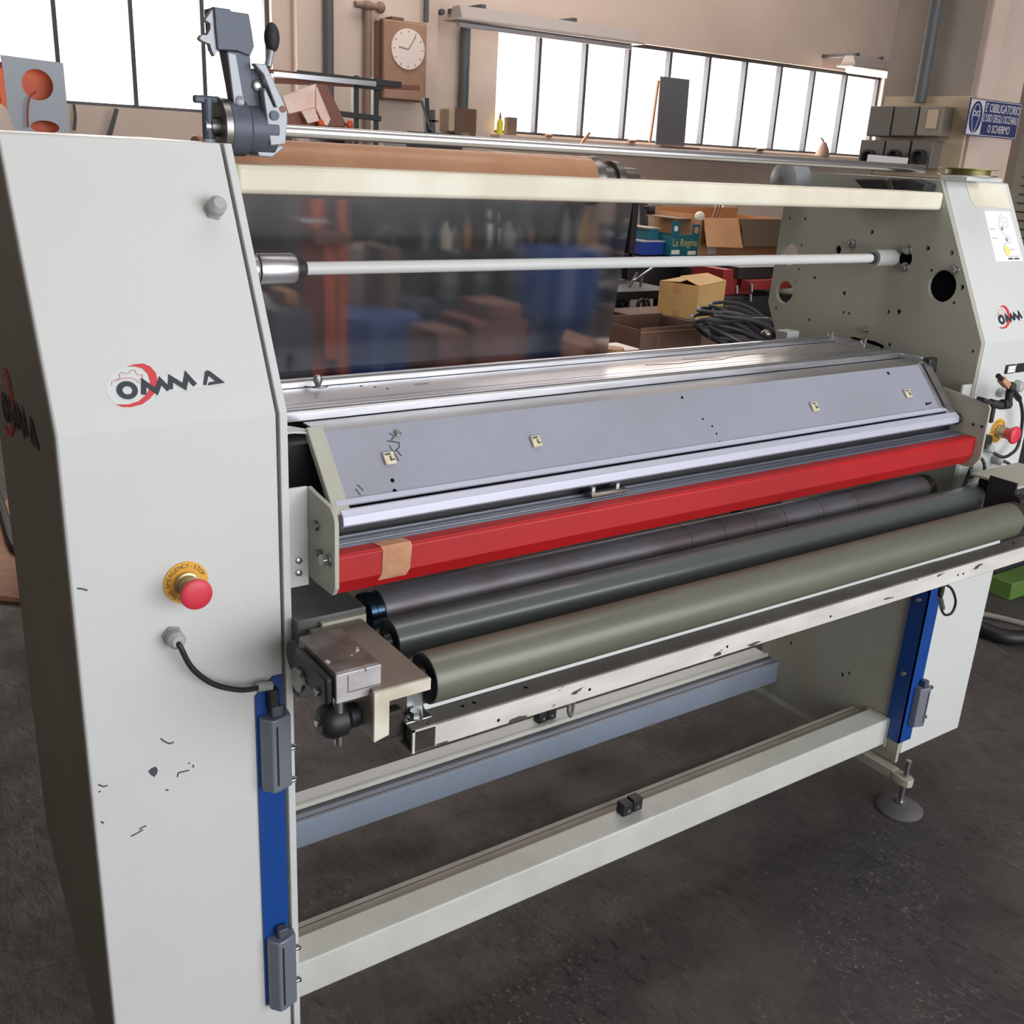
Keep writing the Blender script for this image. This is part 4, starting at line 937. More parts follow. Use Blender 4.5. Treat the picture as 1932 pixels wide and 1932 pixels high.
# ------------------------------------------------------------ orange panel top left
og = thing('control_column', 'grey blue panel with two round orange openings standing before the left window', 'machine', (.55, 2.5, 0))
pa, pb = at(20, 245, y=2.5), at(112, 118, y=2.5)
build('body', MB().box(pa.x-.02, pb.x+.02, 2.56, 2.8, 0, pb.z-.01), 'orange', og, bevel=.004)
hole = [(p[0], p[1]) for p in circ(at(71, 160, y=2.5).x, at(71, 160, y=2.5).z, .047, 32)]
hole2 = [(p[0], p[1]) for p in circ(at(85, 240, y=2.5).x, at(85, 240, y=2.5).z, .044, 32, .02)]
build('front_panel', MB().prism([[(pa.x+.005, .9), (pb.x+.02, .9), (pb.x+.012, pb.z), (pa.x-.006, pb.z+.008)], hole, hole2], 2.5, 2.508, lambda a, u, v: (u, a, v)), 'grey_blue', og, bevel=.001)
build('front_panel', MB().box(pa.x, pb.x, 2.5, 2.508, .2, .88), 'grey_blue', og)
build('edge_strip', MB().box(pa.x-.022, pa.x-.004, 2.495, 2.56, .2, pb.z-.03), 'orange', og, bevel=.002)
build('wire', MB().tube([at(68, 172, y=2.49), at(56, 184, y=2.48), at(52, 210, y=2.48), at(53, 240, y=2.48)], .003, 8), 'orange_dark', og)
a = at(0, 245, y=2.3); solo('gas_cylinder', MB().lathe((a.x-.02, 2.3, 0), (0, 0, 1), [(0, .06), (1.60, .06), (1.66, .045), (1.68, .02)], 24), 'pillar', 'pale round topped cylinder at the left edge beside the orange panel', 'cylinder')
# slim rods behind the left cabinet
solo('wall_cable', MB().tube([at(139, 196, y=5.95), at(142, 220, y=5.95), at(140, 246, y=5.95)], .010, 8), 'conduit', 'thin dark cable hanging on the wall under the left window', 'cable')
solo('metal_rod', MB().cyl(at(206, 255, y=5.9)-(at(219, 205, y=5.9)-at(206, 255, y=5.9))*(at(206, 255, y=5.9).z/(at(219, 205, y=5.9).z-at(206, 255, y=5.9).z)-.02), at(219, 205, y=5.9), .018, n=10), 'conduit', 'short dark rod leaning on the wall under the left window', 'rod')

# ------------------------------------------------------------ electrical panel and sign on the pillar
XP = 4.99
ep = thing('socket_panel', 'two rows of grey industrial sockets mounted on the side of the pillar', 'switchboard', (XP, 2.3, 1.5))
def ep_box(px0, py0, px1, py1, dep, m_, nm, parent=ep, bevel=.006, base=.0):
    a = at(px0, (py0+py1)/2, x=XP-dep-base); b = at(px1, (py0+py1)/2, x=XP-dep-base)
    m = at((px0+px1)/2, py0, x=XP-dep-base); n = at((px0+px1)/2, py1, x=XP-dep-base)
    return build(nm, MB().box(XP-dep-base, XP-base-.001, min(a.y, b.y), max(a.y, b.y), n.z, m.z), m_, parent, bevel=bevel), (m, n, a, b)
build('back_board', MB().box(XP-.02, XP-.001, 2.06, 2.60, 1.60, 2.015), 'socket_side', ep, bevel=.002)
tops = [(1638, 1680), (1684, 1728), (1732, 1777)]
for i, (p0, p1) in enumerate(tops):
    ep_box(p0, 200, p1, 257, .10, 'socket_dark' if i < 2 else 'socket_mid', 'socket_box', base=.02)
ep_box(1748, 207, 1768, 243, .006, 'socket_side', 'flap', base=.12, bevel=.001)
for i, (p0, p1) in enumerate(((1620, 1664), (1668, 1712), (1717, 1757))):
    o, (m, n, a, b) = ep_box(p0, 264, p1, 318, .09, 'socket_dark', 'socket_box', base=.02)
    c = (a+b)/2; c.z = (m.z+n.z)/2-.02
    build('plug_ring', MB().lathe((XP-.108, c.y, c.z), (-1, 0, 0), [(0, .045), (.03, .045), (.03, .034), (.01, .034)], 24), 'black_soft', o)
# conduit up the pillar
a = at(1735, 190, x=XP-.05); solo('pillar_conduit', MB().cyl((XP-.05, a.y, a.z-.01), (XP-.05, a.y, 4.3), .032, n=16), 'conduit', 'dark grey conduit running up the pillar above the sockets', 'conduit')
a = at(1675, 305, x=XP-.22); 
solo('notice_card', MB().bar(at(1636, 301, x=XP-.143), at(1712, 308, x=XP-.143), .002, .055), 'paper_white', 'small white card hung in front of the lower sockets', 'card')
# safety sign
YS = 1.985
s0, s1 = at(1826, 222, y=YS), at(1940, 228, y=YS)
zt_, zb_ = at(1880, 190, y=YS).z, at(1880, 260, y=YS).z
sg = thing('safety_sign', 'blue and white Italian eye protection sign on the rosy pillar face', 'sign', ((s0.x+s1.x)/2, YS, zb_))
sx0, sx1 = s0.x, s0.x+.47
build('plate', MB().box(sx0, sx1, YS, YS+.006, zb_, zt_), 'sign_blue', sg)
SF = lambda u, v, n: Vector((sx0+u, YS-.0005-n, zb_+v))
hh2 = zt_-zb_
def frame(u0, u1, v0, v1, t): return flat([[(u0, v0), (u1, v0), (u1, v1), (u0, v1)], [(u0+t, v0+t), (u1-t, v0+t), (u1-t, v1-t), (u0+t, v1-t)]], SF, .001)
mb = frame(.004, .466, .004, hh2-.004, .003)
flat([[(.008, .008), (.125, .008), (.125, hh2-.008), (.008, hh2-.008)], circ(.066, hh2/2, .056, 40, hh2/2-.012)], SF, .001, mb)
stroke([(.128, .006), (.128, hh2-.006)], .003, SF, .001, mb)
hd = [(.066+.032*math.cos(t)*(1 if math.sin(t) > -.2 else .75), hh2/2+.005+(.058 if math.sin(t) > 0 else .078)*math.sin(t)) for t in [2*math.pi*i/32 for i in range(32)]]
stroke(hd, .004, SF, .001, mb, True)
for du in (-.016, .016): stroke(circ(.066+du, hh2/2+.018, .012, 20), .005, SF, .0015, mb, True)
glyphs("E' OBBLIGATORIO", .060, lambda u, v, n: SF(.138+u*.66, hh2-.040+v, n), .001, mb, align='LEFT', bold=.0003)
glyphs("L'USO DEGLI OCCHIALI", .054, lambda u, v, n: SF(.136+u*.56, hh2/2+v, n), .001, mb, align='LEFT', bold=.0003)
glyphs("O SCHERMO", .054, lambda u, v, n: SF(.19+u*.68, .038+v, n), .001, mb, align='LEFT', bold=.0003)
build('lettering', mb, 'sign_white', sg)

# ------------------------------------------------------------ locker with louvres, far right
lk = thing('metal_locker', 'greenish grey louvred metal cabinet cut by the right edge', 'cabinet', (5.4, 1.7, 0))
q = at(1911, 345, y=1.95)
build('body', MB().box(q.x, q.x+.6, 1.4, 1.95, .0, 2.3), 'locker', lk, bevel=.004)
mb = MB()
for i in range(9): z = q.z+.03-i*.045; mb.box(q.x-.004, q.x, 1.5, 1.90, z, z+.006)
build('louvre', mb, 'black_soft', lk)

# ------------------------------------------------------------ clutter behind the machine
def cbox(name, px0, py0, px1, py1, y, dep, m_, label, cat='box', bev=.003, floor=False, zb=None):
    x0, x1, y0, y1, z0, z1 = pbox(px0, py0, px1, py1, y, dep)
    if floor: z0 = 0
    if zb is not None: z0 = zb
    return solo(name, MB().box(x0, x1, y0, y1, z0, z1), m_, label, cat, bev)
# work bench (upper shelf) with boxes
zs = at(1300, 486, y=4.2).z
x0 = at(1166, 486, y=4.2).x; x1 = at(1500, 486, y=4.2).x
wbn = thing('work_bench', 'brown topped work bench along the wall carrying crates and cartons', 'bench', ((x0+x1)/2, 4.5, 0))
build('bench_top', MB().box(x0, x1, 4.15, 4.95, zs-.04, zs), 'cardboard_dark', wbn, bevel=.003)
build('bench_front', MB().box(x0, x1, 4.2, 4.22, zs-.2, zs-.041), 'bench_dark', wbn)
for x in (x0+.05, (x0+x1)/2, x1-.05): build('leg', MB().box(x-.03, x+.03, 4.22, 4.28, 0, zs-.041), 'bench_dark', wbn)
build('lower_shelf', MB().box(x0, x1, 4.25, 4.9, .35, .38), 'bench_dark', wbn)
# fruit crate
cx0_, cx1_, _, _, cz0_, cz1_ = pbox(1262, 485, 1313, 455, 4.25, .4)
cx0_ = at(1262, 480, y=4.25).x
ct = thing('fruit_crate', 'teal cardboard fruit crate lettered in gold on the bench', 'crate', ((cx0_+cx1_)/2, 4.4, zs))
build('end_wall', MB().prism([[(cx0_, zs), (cx1_, zs), (cx1_, zs+.23), (cx1_-.07, zs+.23), (cx1_-.07, zs+.155), (cx0_+.075, zs+.155), (cx0_+.075, zs+.25), (cx0_, zs+.25)]], 4.24, 4.25, lambda a, u, v: (u, a, v)), 'teal', ct)
build('side_wall', MB().box(cx0_, cx0_+.01, 4.25, 4.65, zs, zs+.14).box(cx1_-.01, cx1_, 4.25, 4.65, zs, zs+.14).box(cx0_, cx1_, 4.64, 4.65, zs, zs+.14).box(cx0_, cx1_, 4.25, 4.65, zs, zs+.01), 'teal', ct)
build('lettering', glyphs('La Regina', .075, lambda u, v, n: Vector(((cx0_+cx1_)/2+u*.85, 4.2395-n, zs+.10+v)), .001), 'gold', ct)
build('crest', MB().cyl((cx0_+.035, 4.24, zs+.20), (cx0_+.035, 4.238, zs+.20), .02, n=20), 'paper_white', ct)
build('crest', MB().cyl((cx1_-.035, 4.24, zs+.19), (cx1_-.035, 4.238, zs+.19), .024, n=20), 'cardboard', ct)
build('price_label', MB().box(cx0_+.01, cx0_+.09, 4.238, 4.2395, zs+.02, zs+.05), 'beige_white', ct)
build('price_label', MB().box(cx1_-.10, cx1_-.02, 4.238, 4.2395, zs+.015, zs+.042), 'beige_white', ct)
xa = at(1211, 478, y=4.3).x; xb2 = at(1251, 478, y=4.3).x
c2 = thing('blue_crate', 'low blue carton tray on the bench left of the teal crate', 'crate', ((xa+xb2)/2, 4.4, zs))
build('tray', MB().box(xa, xb2, 4.3, 4.6, zs+.01, zs+.10), 'crate_blue', c2, bevel=.003); build('rim', MB().box(xa-.006, xb2+.006, 4.294, 4.606, zs+.10, zs+.108), 'grey_blue', c2)
xc = at(1225, 478, y=4.35).x
c3 = thing('teal_crate', 'open teal tray stacked on the blue tray', 'crate', ((xc+xb2)/2, 4.5, zs+.108))
build('tray', MB().box(xc, xb2-.005, 4.36, 4.60, zs+.11, zs+.185), 'teal', c3, bevel=.003); build('rim', MB().box(xc-.02, xb2, 4.35, 4.61, zs+.185, zs+.195), 'locker', c3)
# big open carton
bx0 = at(1315, 480, y=4.3).x; bx1 = at(1470, 480, y=4.3).x; bzt = at(1380, 412, y=4.3).z
big = thing('open_carton', 'large open brown cardboard carton with hanging flaps on the bench', 'box', ((bx0+bx1)/2, 4.5, zs))
build('wall', MB().box(bx0, bx1, 4.3, 4.306, zs, bzt).box(bx0, bx0+.006, 4.306, 4.8, zs, bzt+.02).box(bx1-.006, bx1, 4.306, 4.8, zs, bzt).box(bx0, bx1, 4.8, 4.806, zs, bzt+.05).box(bx0, bx1, 4.306, 4.8, zs, zs+.006), 'cardboard', big)
xm = bx0+(bx1-bx0)*.46
build('flap', MB().add([(bx0+.02, 4.296, bzt), (xm-.04, 4.296, bzt), (xm-.10, 4.15, bzt-.20), (bx0-.06, 4.15, bzt-.19), (bx0+.02, 4.29, bzt), (xm-.04, 4.29, bzt), (xm-.10, 4.144, bzt-.20), (bx0-.06, 4.144, bzt-.19)], [(0,1,2,3),(7,6,5,4),(0,4,5,1),(1,5,6,2),(2,6,7,3),(3,7,4,0)]), 'cardboard', big)
build('flap', MB().add([(xm, 4.296, bzt-.005), (bx1-.01, 4.296, bzt-.005), (bx1+.0, 4.25, bzt-.20), (xm+.01, 4.25, bzt-.20), (xm, 4.29, bzt-.005), (bx1-.01, 4.29, bzt-.005), (bx1+.0, 4.244, bzt-.20), (xm+.01, 4.244, bzt-.20)], [(0,1,2,3),(7,6,5,4),(0,4,5,1),(1,5,6,2),(2,6,7,3),(3,7,4,0)]), 'cardboard_grey', big)
build('flap', MB().box(bx0-.14, bx0, 4.4, 4.75, bzt-.02, bzt-.012), 'cardboard_grey', big)
build('paper_label', MB().box(bx0+.10, bx0+.19, 4.298, 4.2995, zs+.01, zs+.20), 'sign_white', big)
solo('wooden_stick', MB().bar((xm-.02, 4.6, bzt-.1), (xm+.09, 4.62, bzt+.14), .016, .016, (0, 1, 0)).bar((xm+.01, 4.6, bzt-.1), (xm+.12, 4.62, bzt+.12), .012, .012, (0, 1, 0)), 'rust', 'pair of thin sticks poking out of the big open carton', 'stick')
solo('white_box', MB().prism([[(bx1-.16, zs+.25), (bx1-.02, zs+.24), (bx1+.02, zs+.40), (bx1+.01, zs+.46), (bx1-.12, zs+.47)]], 4.82, 4.92, lambda a, u, v: (u, a, v)).box(bx1-.15, bx1, 4.84, 4.9, zs, zs+.25), 'beige_white', 'pale cream plastic case standing behind the big open carton', 'case', .006)
solo('paper_scrap', MB().ell((bx0-.035, 4.28, zs+.285), (.045, .03, .035), 8, 5), 'beige_white', 'crumpled white paper resting between crate and carton', 'paper')
# black machine column left of the crates
cbox('tool_case', 1178, 430, 1232, 505, 4.70, .2, 'bench_dark', 'black case standing left of the blue tray', 'case', .01, zb=zs+.001)
t = thing('drill_stand', 'dark drill press column in front of the wall', 'drill', tuple(at(1218, 440, y=4.9)))
build('column', MB().cyl(at(1216, 480, y=5.05), at(1214, 380, y=5.05), .035, n=14), 'conduit', t); build('crank', MB().ell(at(1230, 397, y=4.85), (.05, .04, .04)).bar(at(1215, 392, y=4.85), at(1246, 389, y=4.85), .02, .02), 'black_soft', t)
# foreground stack on lower level
YQ = 3.4
bz = at(1300, 612, y=YQ).z
tb2 = thing('iron_table', 'black iron work table below the crates', 'table', (3.7, YQ+.3, 0))
ta = at(1165, 552, y=YQ); tc_ = at(1258, 565, y=YQ)
build('table_top', MB().box(ta.x-.02, tc_.x+.1, YQ+.02, YQ+.55, ta.z-.05, ta.z), 'bench_dark', tb2, bevel=.003)
for x in (ta.x, tc_.x-.02): 
    for y in (YQ+.05, YQ+.48): build('leg', MB().box(x, x+.05, y, y+.05, 0, ta.z-.051), 'bench_dark', tb2)
build('panel', MB().box(ta.x-.01, ta.x+.12, YQ+.10, YQ+.13, .2, ta.z-.08), 'black', tb2)
for i, (p, q_, m_, lb) in enumerate((((1188,541),(1202,515),'zinc','pale metal strip leaning up on the iron table'),((1196,530),(1232,505),'zinc','thin pale rod lying across the iron table'),((1208,541),(1212,520),'steel','small shiny fitting standing on the iron table'))):
    solo('metal_rod', MB().bar(at(*p, y=YQ+.2), at(*q_, y=YQ+.25), .012, .012, (0, 1, 0)), m_, lb, 'rod')
# two hoses on the table leg
solo('cable_hank', MB().tube([at(1208, 600, y=YQ), at(1204, 575, y=YQ), at(1212, 566, y=YQ), at(1218, 585, y=YQ), at(1212, 612, y=YQ)], .012, 8).tube([at(1216, 605, y=YQ), at(1214, 575, y=YQ), at(1222, 566, y=YQ), at(1226, 590, y=YQ)], .010, 8), 'hose', 'black cable hank hanging beside the yellow carton', 'cable')
# yellow carton, rotated
def carton(name, pl, pm, pr_, ptl, y_m, label, m_, tape=None):
    """box whose near vertical edge is at pixel pm, with corners pl and pr_ on its bottom"""
    pass
ym = 2.75
M0 = at(1312, 604, y=ym); L0 = at(1239, 592, z=M0.z); R0 = at(1363, 590, z=M0.z)
H0 = (at(1312, 540, y=ym).z-M0.z)
e1 = L0-M0; e2 = R0-M0
yc_ = thing('carton', 'yellowish taped cardboard carton with half open lid flaps', 'box', tuple(M0))
cs = [M0, M0+e1, M0+e1+e2, M0+e2]
mb = MB().add(cs+[c+Vector((0, 0, H0)) for c in cs], [(0,1,2,3),(0,1,5,4),(1,2,6,5),(2,3,7,6),(3,0,4,7)])
build('wall', mb, 'cardboard_yellow', yc_, smooth=0)
up = Vector((0, 0, 1))
tpz = [c+up*H0 for c in cs]
build('flap', MB().add([tpz[0], tpz[3], tpz[3]+e1*.5+up*.03, tpz[0]+e1*.5+up*.04, tpz[0]-up*.003, tpz[3]-up*.003, tpz[3]+e1*.5+up*.027, tpz[0]+e1*.5+up*.037], [(0,1,2,3),(7,6,5,4),(0,4,5,1),(1,5,6,2),(2,6,7,3),(3,7,4,0)]), 'cardboard_yellow', yc_)
build('flap', MB().add([tpz[1], tpz[2], tpz[2]-e1*.5+up*.015, tpz[1]-e1*.52+up*.01, tpz[1]-up*.003, tpz[2]-up*.003, tpz[2]-e1*.5+up*.012, tpz[1]-e1*.52+up*.007], [(0,1,2,3),(7,6,5,4),(0,4,5,1),(1,5,6,2),(2,6,7,3),(3,7,4,0)]), 'cardboard_yellow', yc_)
n1 = e1.cross(up).normalized(); n1 = n1 if n1.y < 0 else -n1
def onf(a_, b_): return M0+e1*a_+up*H0*b_+n1*.002
mb = MB()
for (a0, a1, b0, b1) in ((.45, .62, .72, 1.0), (.45, .58, .0, .2)): build('tape_strip', MB().add([onf(a0, b0), onf(a1, b0), onf(a1, b1), onf(a0, b1)], [(0, 1, 2, 3)]), 'box_tape', yc_)
build('stand', MB().add([c-up*.002 for c in cs]+[Vector((c.x, c.y, 0)) for c in cs], [(0,1,2,3),(0,1,5,4),(1,2,6,5),(2,3,7,6),(3,0,4,7)]), 'cardboard_dark', None) if False else None
zb2 = M0.z
pst = thing('storage_cabinet', 'dark brown low cabinet under the yellow carton', 'cabinet', (M0.x, ym+.3, 0))
build('body', MB().box(M0.x-.25, M0.x+.55, ym-.05, ym+.5, 0, zb2-.002), 'cardboard_dark', pst, bevel=.004)
build('top_edge', MB().box(M0.x-.26, M0.x+.56, ym-.06, ym-.051, zb2-.03, zb2-.002), 'bench_dark', pst)
# brown carton in front lower
a = at(1206, 660, y=2.3); b = at(1326, 612, y=2.3)
bc = thing('brown_carton', 'big dark brown corrugated carton standing low behind the guard table', 'box', ((a.x+b.x)/2, 2.4, 0))
build('wall', MB().box(a.x, b.x, 2.3, 2.306, .3, b.z).box(a.x, a.x+.006, 2.306, 2.6, .3, b.z-.01).box(b.x-.006, b.x, 2.306, 2.6, .3, b.z).box(a.x, b.x, 2.6, 2.606, .3, b.z+.01), 'cardboard_dark', bc)
build('seam', MB().box(a.x+(b.x-a.x)*.28, a.x+(b.x-a.x)*.285, 2.297, 2.2995, .3, b.z-.015).box(a.x, b.x, 2.297, 2.2995, b.z-.022, b.z-.019), 'cardboard', bc)
build('bottom', MB().box(a.x, b.x, 2.3, 2.6, .0, .3), 'cardboard_dark', bc)
# bright flat box and small round tin
x0, x1, _, _, z0, z1 = pbox(1181, 660, 1203, 632, 2.1, .15)
solo('parts_box', MB().box(x0, x1, 2.1, 2.25, 0, z1), 'orange_dark', 'small rusty orange box with bright lid left of the brown carton', 'box', .002)
solo('box_lid', MB().box(x0-.004, x1+.004, 2.096, 2.254, z1+.001, z1+.006), 'beige_white', 'bright cream lid resting on the small orange box', 'lid')
a = at(1158, 656, y=2.0); solo('round_tin', MB().cyl((a.x, 2.0, 0), (a.x, 2.0, a.z), .045, n=28), 'wood', 'round pale lidded tin at the edge of the plastic film', 'tin')
# coil of black cables
cb = MB(); cen = at(1395, 620, y=2.0)
for i in range(13):
    rx = .20+.05*random.random(); rz = .045+.045*random.random(); ox = random.uniform(-.08, .12); oz = random.uniform(-.06, .05); oy = random.uniform(-.06, .05); ph = random.random()*6
    cb.tube([cen+Vector((ox+rx*math.cos(t+ph), oy+.10*math.sin(t+ph), oz+rz*math.sin(t+ph*.5)+.02*math.cos(2*t+ph))) for t in [2*math.pi*k/14 for k in range(15)]], .008+.003*random.random(), 8, 3)
solo('cable_heap', cb, 'hose', 'tangled heap of black and grey cables in the far background', 'cables')
a = at(1395, 660, y=2.2); 
sk = thing('cable_bin', 'dark bin under the tangled cable heap', 'bin', (a.x, 2.3, 0))
build('body', MB().box(b.x-.06, cen.x+.30, 1.84, 2.2, 0, cen.z-.20), 'black_soft', sk, bevel=.01)
build('rim', MB().box(b.x-.067, cen.x+.307, 1.833, 2.207, cen.z-.199, cen.z-.18), 'hose_grey', sk)
# dark press with red beams behind cables
YZ = 3.4
dm = thing('press_brake', 'dark machine with red guard beams behind the cable heap', 'machine', (5.0, YZ, 0))
a = at(1368, 590, y=YZ); b = at(1470, 505, y=YZ)
build('body', MB().box(a.x, b.x+.4, YZ, YZ+.4, 0, at(1400, 560, y=YZ).z), 'black_soft', dm, bevel=.01)
build('panel', MB().box(a.x+.05, a.x+.35, YZ+.1, YZ+.4, at(1400, 560, y=YZ).z, at(1400, 512, y=YZ).z), 'red_dull', dm, bevel=.004)
build('beam', MB().box(at(1408, 540, y=YZ).x, b.x+.4, YZ-.03, YZ+.05, at(1430, 545, y=YZ).z, at(1430, 528, y=YZ).z), 'red_dull', dm, bevel=.003)
build('top_housing', MB().box(at(1405, 520, y=YZ).x, b.x+.4, YZ+.05, YZ+.4, at(1430, 528, y=YZ).z+.001, at(1430, 506, y=YZ).z), 'bench_dark', dm, bevel=.004)
for p in ((1390, 545), (1418, 542), (1416, 560)): build('fitting', MB().cyl(at(p[0], p[1]+8, y=YZ-.05), at(p[0], p[1]-6, y=YZ-.05), .012, n=10), 'zinc', dm)
solo('grey_cupboard', MB().box(*pbox(1335, 515, 1372, 500, 3.85, .25)[:4], 0, at(1350, 508, y=3.9).z), 'bench_dark', 'dark cabinet standing behind the yellow carton', 'cabinet')
# seen through the film: orange press frame, barrels, cartons, shelving
YO = 2.2
of = thing('orange_press', 'tall orange hydraulic press frame behind the plastic film', 'press', (1.6, YO, 0))
def post(px0, px1, y, z0=0., z1=1.75): a = at(px0, 560, y=y); b = at(px1, 560, y=y); return MB().box(a.x, b.x, y, y+.09, z0, z1)
build('post', post(598, 622, YO+.1, 0, 1.42), 'orange', of, bevel=.003)
build('post', post(651, 664, YO+.1, 0, 1.42), 'orange', of, bevel=.003)
build('ram', post(622, 644, YO, .82, 1.27), 'orange', of, bevel=.003)
build('cross_beam', MB().box(at(595, 560, y=YO).x, at(668, 560, y=YO).x, YO-.03, YO+.08, 1.25, 1.30), 'rust', of, bevel=.003)
build('pillar_rod', post(643, 651, YO+.02, 0, 1.42), 'rust', of, bevel=.002)
build('shelf', MB().box(at(570, 560, y=YO).x, at(618, 560, y=YO).x, YO-.05, YO+.05, 1.335, 1.345), 'steel', of)
def barrel(px, py_top, r, y, m_, label, z1=None):
    a = at(px, py_top, y=y); zt2 = a.z
    t = thing('barrel', label, 'barrel', (a.x, y, 0))
    pr2 = [(0, r*.97), (.02, r)]
    for k in (.33, .66): pr2 += [(zt2*k-.02, r), (zt2*k, r*1.04), (zt2*k+.02, r)]
    pr2 += [(zt2-.02, r), (zt2, r*.97)]
    build('drum', MB().lathe((a.x, y, 0), (0, 0, 1), pr2, 40), m_, t)
    build('lid', MB().cyl((a.x, y, zt2), (a.x, y, zt2+.01), r*.93, n=40), m_, t)
barrel(712, 602, .21, 2.6, 'barrel', 'dark blue drum seen through the film right of the orange frame')
barrel(1072, 478, .25, 3.5, 'barrel', 'tall bright blue drum seen through the film near its edge')
barrel(785, 575, .15, 3.2, 'barrel_dark', 'small navy drum behind the plastic film beside the blue one')
cbox('carton_large', 735, 475, 765, 600, 2.85, .2, 'cardboard_dark', 'upright brown carton behind the film next to the orange frame', floor=True)
solo('stack_board', MB().box(*pbox(668, 470, 770, 610, 3.6, .3)[:4], 0, at(700, 475, y=3.6).z), 'pillar_shade_cabinet_grey', 'greyish cabinet behind the film right of the orange frame', 'cabinet', .01)
cbox('carton_tilted', 838, 632, 895, 690, 1.95, .25, 'carton_red', 'brown carton low behind the film left of the bright drum', floor=True)
cbox('carton_tall', 905, 610, 1010, 690, 2.4, .3, 'carton_red', 'wide reddish carton low behind the middle of the film', floor=True)
cbox('carton_small', 938, 580, 1000, 610.5, 2.42, .25, 'carton_red', 'small carton behind the film above the wide carton')
solo('carton_open', MB().add([at(1075, 650, y=2.3), at(1130, 665, y=2.3), at(1130, 700, y=2.3), at(1075, 700, y=2.3), at(1085, 630, y=2.5), at(1148, 650, y=2.5), at(1148, 700, y=2.5), at(1085, 700, y=2.5)], [(0,1,2,3),(7,6,5,4),(0,4,5,1),(1,5,6,2),(2,6,7,3),(3,7,4,0)]), 'wood', 'slanted pale carton behind the lower right corner of the film', 'box')
sf = thing('steel_shelving', 'dark steel shelving with bottles seen through the film', 'shelving', (3.0, 4.0, 0))
xA = at(800, 500, y=4.0).x; xB = at(1190, 500, y=4.0).x
for x in (xA, (xA+xB)/2, xB): build('upright', MB().box(x-.025, x+.025, 4.0, 4.05, 0, 1.42), 'bench_dark', sf)
for z in (.35, .66, .98, 1.38): build('shelf_board', MB().box(xA, xB, 4.0, 4.4, z, z+.03), 'bench_dark', sf)
build('back_panel', MB().box(xA, xB, 4.4, 4.41, 0, 1.40), 'bench_dark', sf)
random.seed(4)
for i in range(9):
    x = xA+.12+i*(xB-xA-.2)/9; r_ = random.uniform(.035, .055); h_ = random.uniform(.14, .26)
    lb = ['pale grey', 'white', 'brown', 'dull silver', 'cream', 'tan', 'dark', 'light blue', 'ochre'][i]
    m_ = ['glass_bottle', 'beige_white', 'cardboard', 'zinc', 'cream', 'wood', 'black_soft', 'grey_blue', 'cardboard_yellow'][i]
    solo('shelf_bottle', MB().lathe((x, 4.12, 1.012), (0, 0, 1), [(0, r_), (h_*.65, r_), (h_*.8, r_*.4), (h_, r_*.4)], 16), m_, '%s container on the dark shelving behind the film, number %s from the orange frame' % (lb, ['one','two','three','four','five','six','seven','eight','nine'][i]), 'bottle', group='containers on the shelving')
for i in range(6):
    x = xA+.3+i*.25; mz = [.69]*6; h_ = .24
    solo('hanging_bag', MB().lathe((x, 4.14, .70), (0, 0, 1), [(0, .05), (.12, .09), (.22, .05), (.25, .012)], 14), 'glass_bottle', ['first','second','third','fourth','fifth','sixth'][i]+' pale plastic sack from the left on the lower shelf behind the film', 'sack', group='pale sacks on the shelving')
# pieces seen left of the film
cbox('small_carton', 545, 556, 573, 580, 2.1, .15, 'cardboard', 'small tan carton behind the film under the left shaft chuck', zb=at(550, 590, y=2.0).z+.001)
solo('grey_locker', MB().box(at(470, 500, y=4.6).x, at(592, 500, y=4.6).x, 4.6, 5.0, 0, 1.38), 'socket_dark', 'tall dark grey cupboard behind the left end of the film', 'cupboard', .01)
solo('metal_crate', MB().box(at(520, 600, y=2.0).x, at(596, 600, y=2.0).x, 2.0, 2.5, 0, at(550, 590, y=2.0).z), 'bracket_dark', 'dark steel crate low behind the left end of the film', 'crate', .01)
solo('black_cupboard', MB().box(at(668, 420, y=5.7).x, at(722, 420, y=5.7).x, 5.7, 5.999, at(700, 455, y=5.7).z, at(700, 388, y=5.7).z), 'black_soft', 'black wall box behind the film above the grey cabinet', 'box', .01)
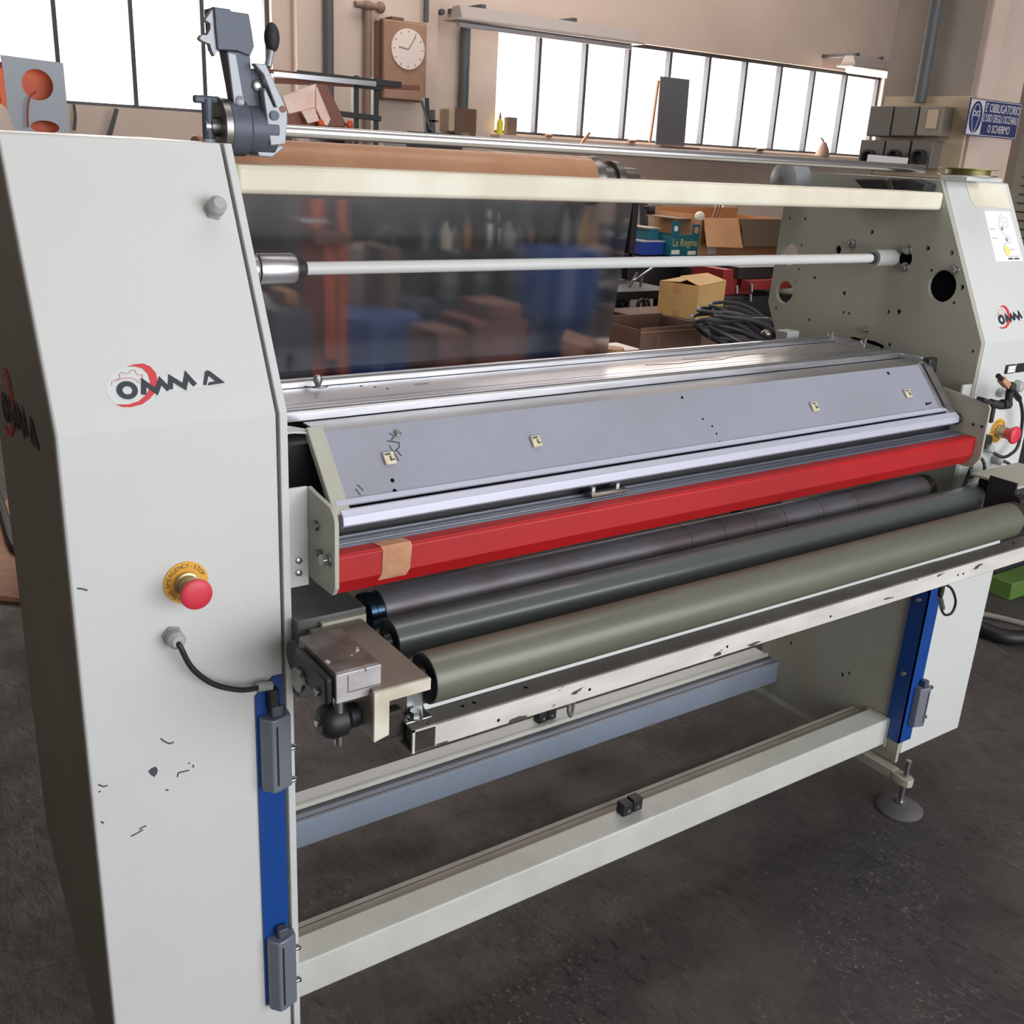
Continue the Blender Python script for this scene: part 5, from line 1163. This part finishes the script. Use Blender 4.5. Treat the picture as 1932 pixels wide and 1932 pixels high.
a = at(755, 455, y=3.75); t = thing('desk_lamp', 'small dark shaded lamp seen through the film', 'lamp', (a.x, 3.75, 1.0)); build('lamp_shade', MB().lathe((a.x, 3.75, a.z), (0, 0, 1), [(0, .09), (.03, .08), (.07, .03)], 20), 'black_soft', t); build('stem', MB().cyl((a.x, 3.75, at(700, 475, y=3.6).z), (a.x, 3.75, a.z), .012, n=10), 'zinc', t)

# ------------------------------------------------------------ floor things at the edges
gm = thing('green_machine_base', 'green and black machine base on the floor at the right edge', 'machine', (4.1, .8, 0))
q = at(1868, 1118, z=0)
build('foot_rail', MB().box(3.64, 4.6, .60, .70, 0, .075), 'green', gm, bevel=.004)
build('body', MB().box(3.68, 4.6, .705, 1.1, .03, .50), 'black_soft', gm, bevel=.01)
solo('air_hose', MB().tube([at(1850, 1158, z=.012), at(1875, 1163, z=.012), at(1905, 1170, z=.012), at(1945, 1180, z=.012)], .011, 10), 'hose_grey', 'thin grey air hose on the floor at the right edge', 'hose')
solo('power_cable', MB().tube([at(1850, 1185, z=.03), at(1880, 1197, z=.03), at(1915, 1203, z=.03), at(1950, 1200, z=.03)], .028, 12), 'black', 'thick black cable on the floor at the right edge', 'cable')
pl_ = thing('wooden_pallet', 'worn brown pallet stack on the floor at the lower left edge', 'pallet', (-.1, 1.5, 0))
build('deck', MB().box(-.60, at(13, 1480, z=.0).x, 1.22, 1.85, .25, .28), 'pallet', pl_, bevel=.002)
build('block', MB().box(-.60, at(13, 1480, z=.0).x-.01, 1.24, 1.84, 0, .249), 'cardboard_dark', pl_, bevel=.002)
solo('floor_sheet', MB().prism([[(.05, 2.55), (.32, 2.3), (.75, 3.7), (.55, 3.9)]], .001, .02, lambda a, u, v: (u, v, a)), 'wood', 'flat tan board lying on the floor at the far left', 'board')
solo('floor_hose', MB().tube([at(-10, 920, z=.03), at(5, 965, z=.03), at(25, 1030, z=.03), at(50, 1045, z=.03)], .02, 10), 'black', 'black hose on the floor behind the left cabinet', 'hose')
solo('cable_bundle', MB().tube([at(1395, 1240, z=.02), at(1420, 1225, z=.02), at(1450, 1235, z=.02)], .015, 8).tube([at(1370, 1250, z=.02), at(1405, 1230, z=.02), at(1440, 1225, z=.03)], .012, 8), 'hose', 'black cables on the floor behind the rear beam', 'cable')
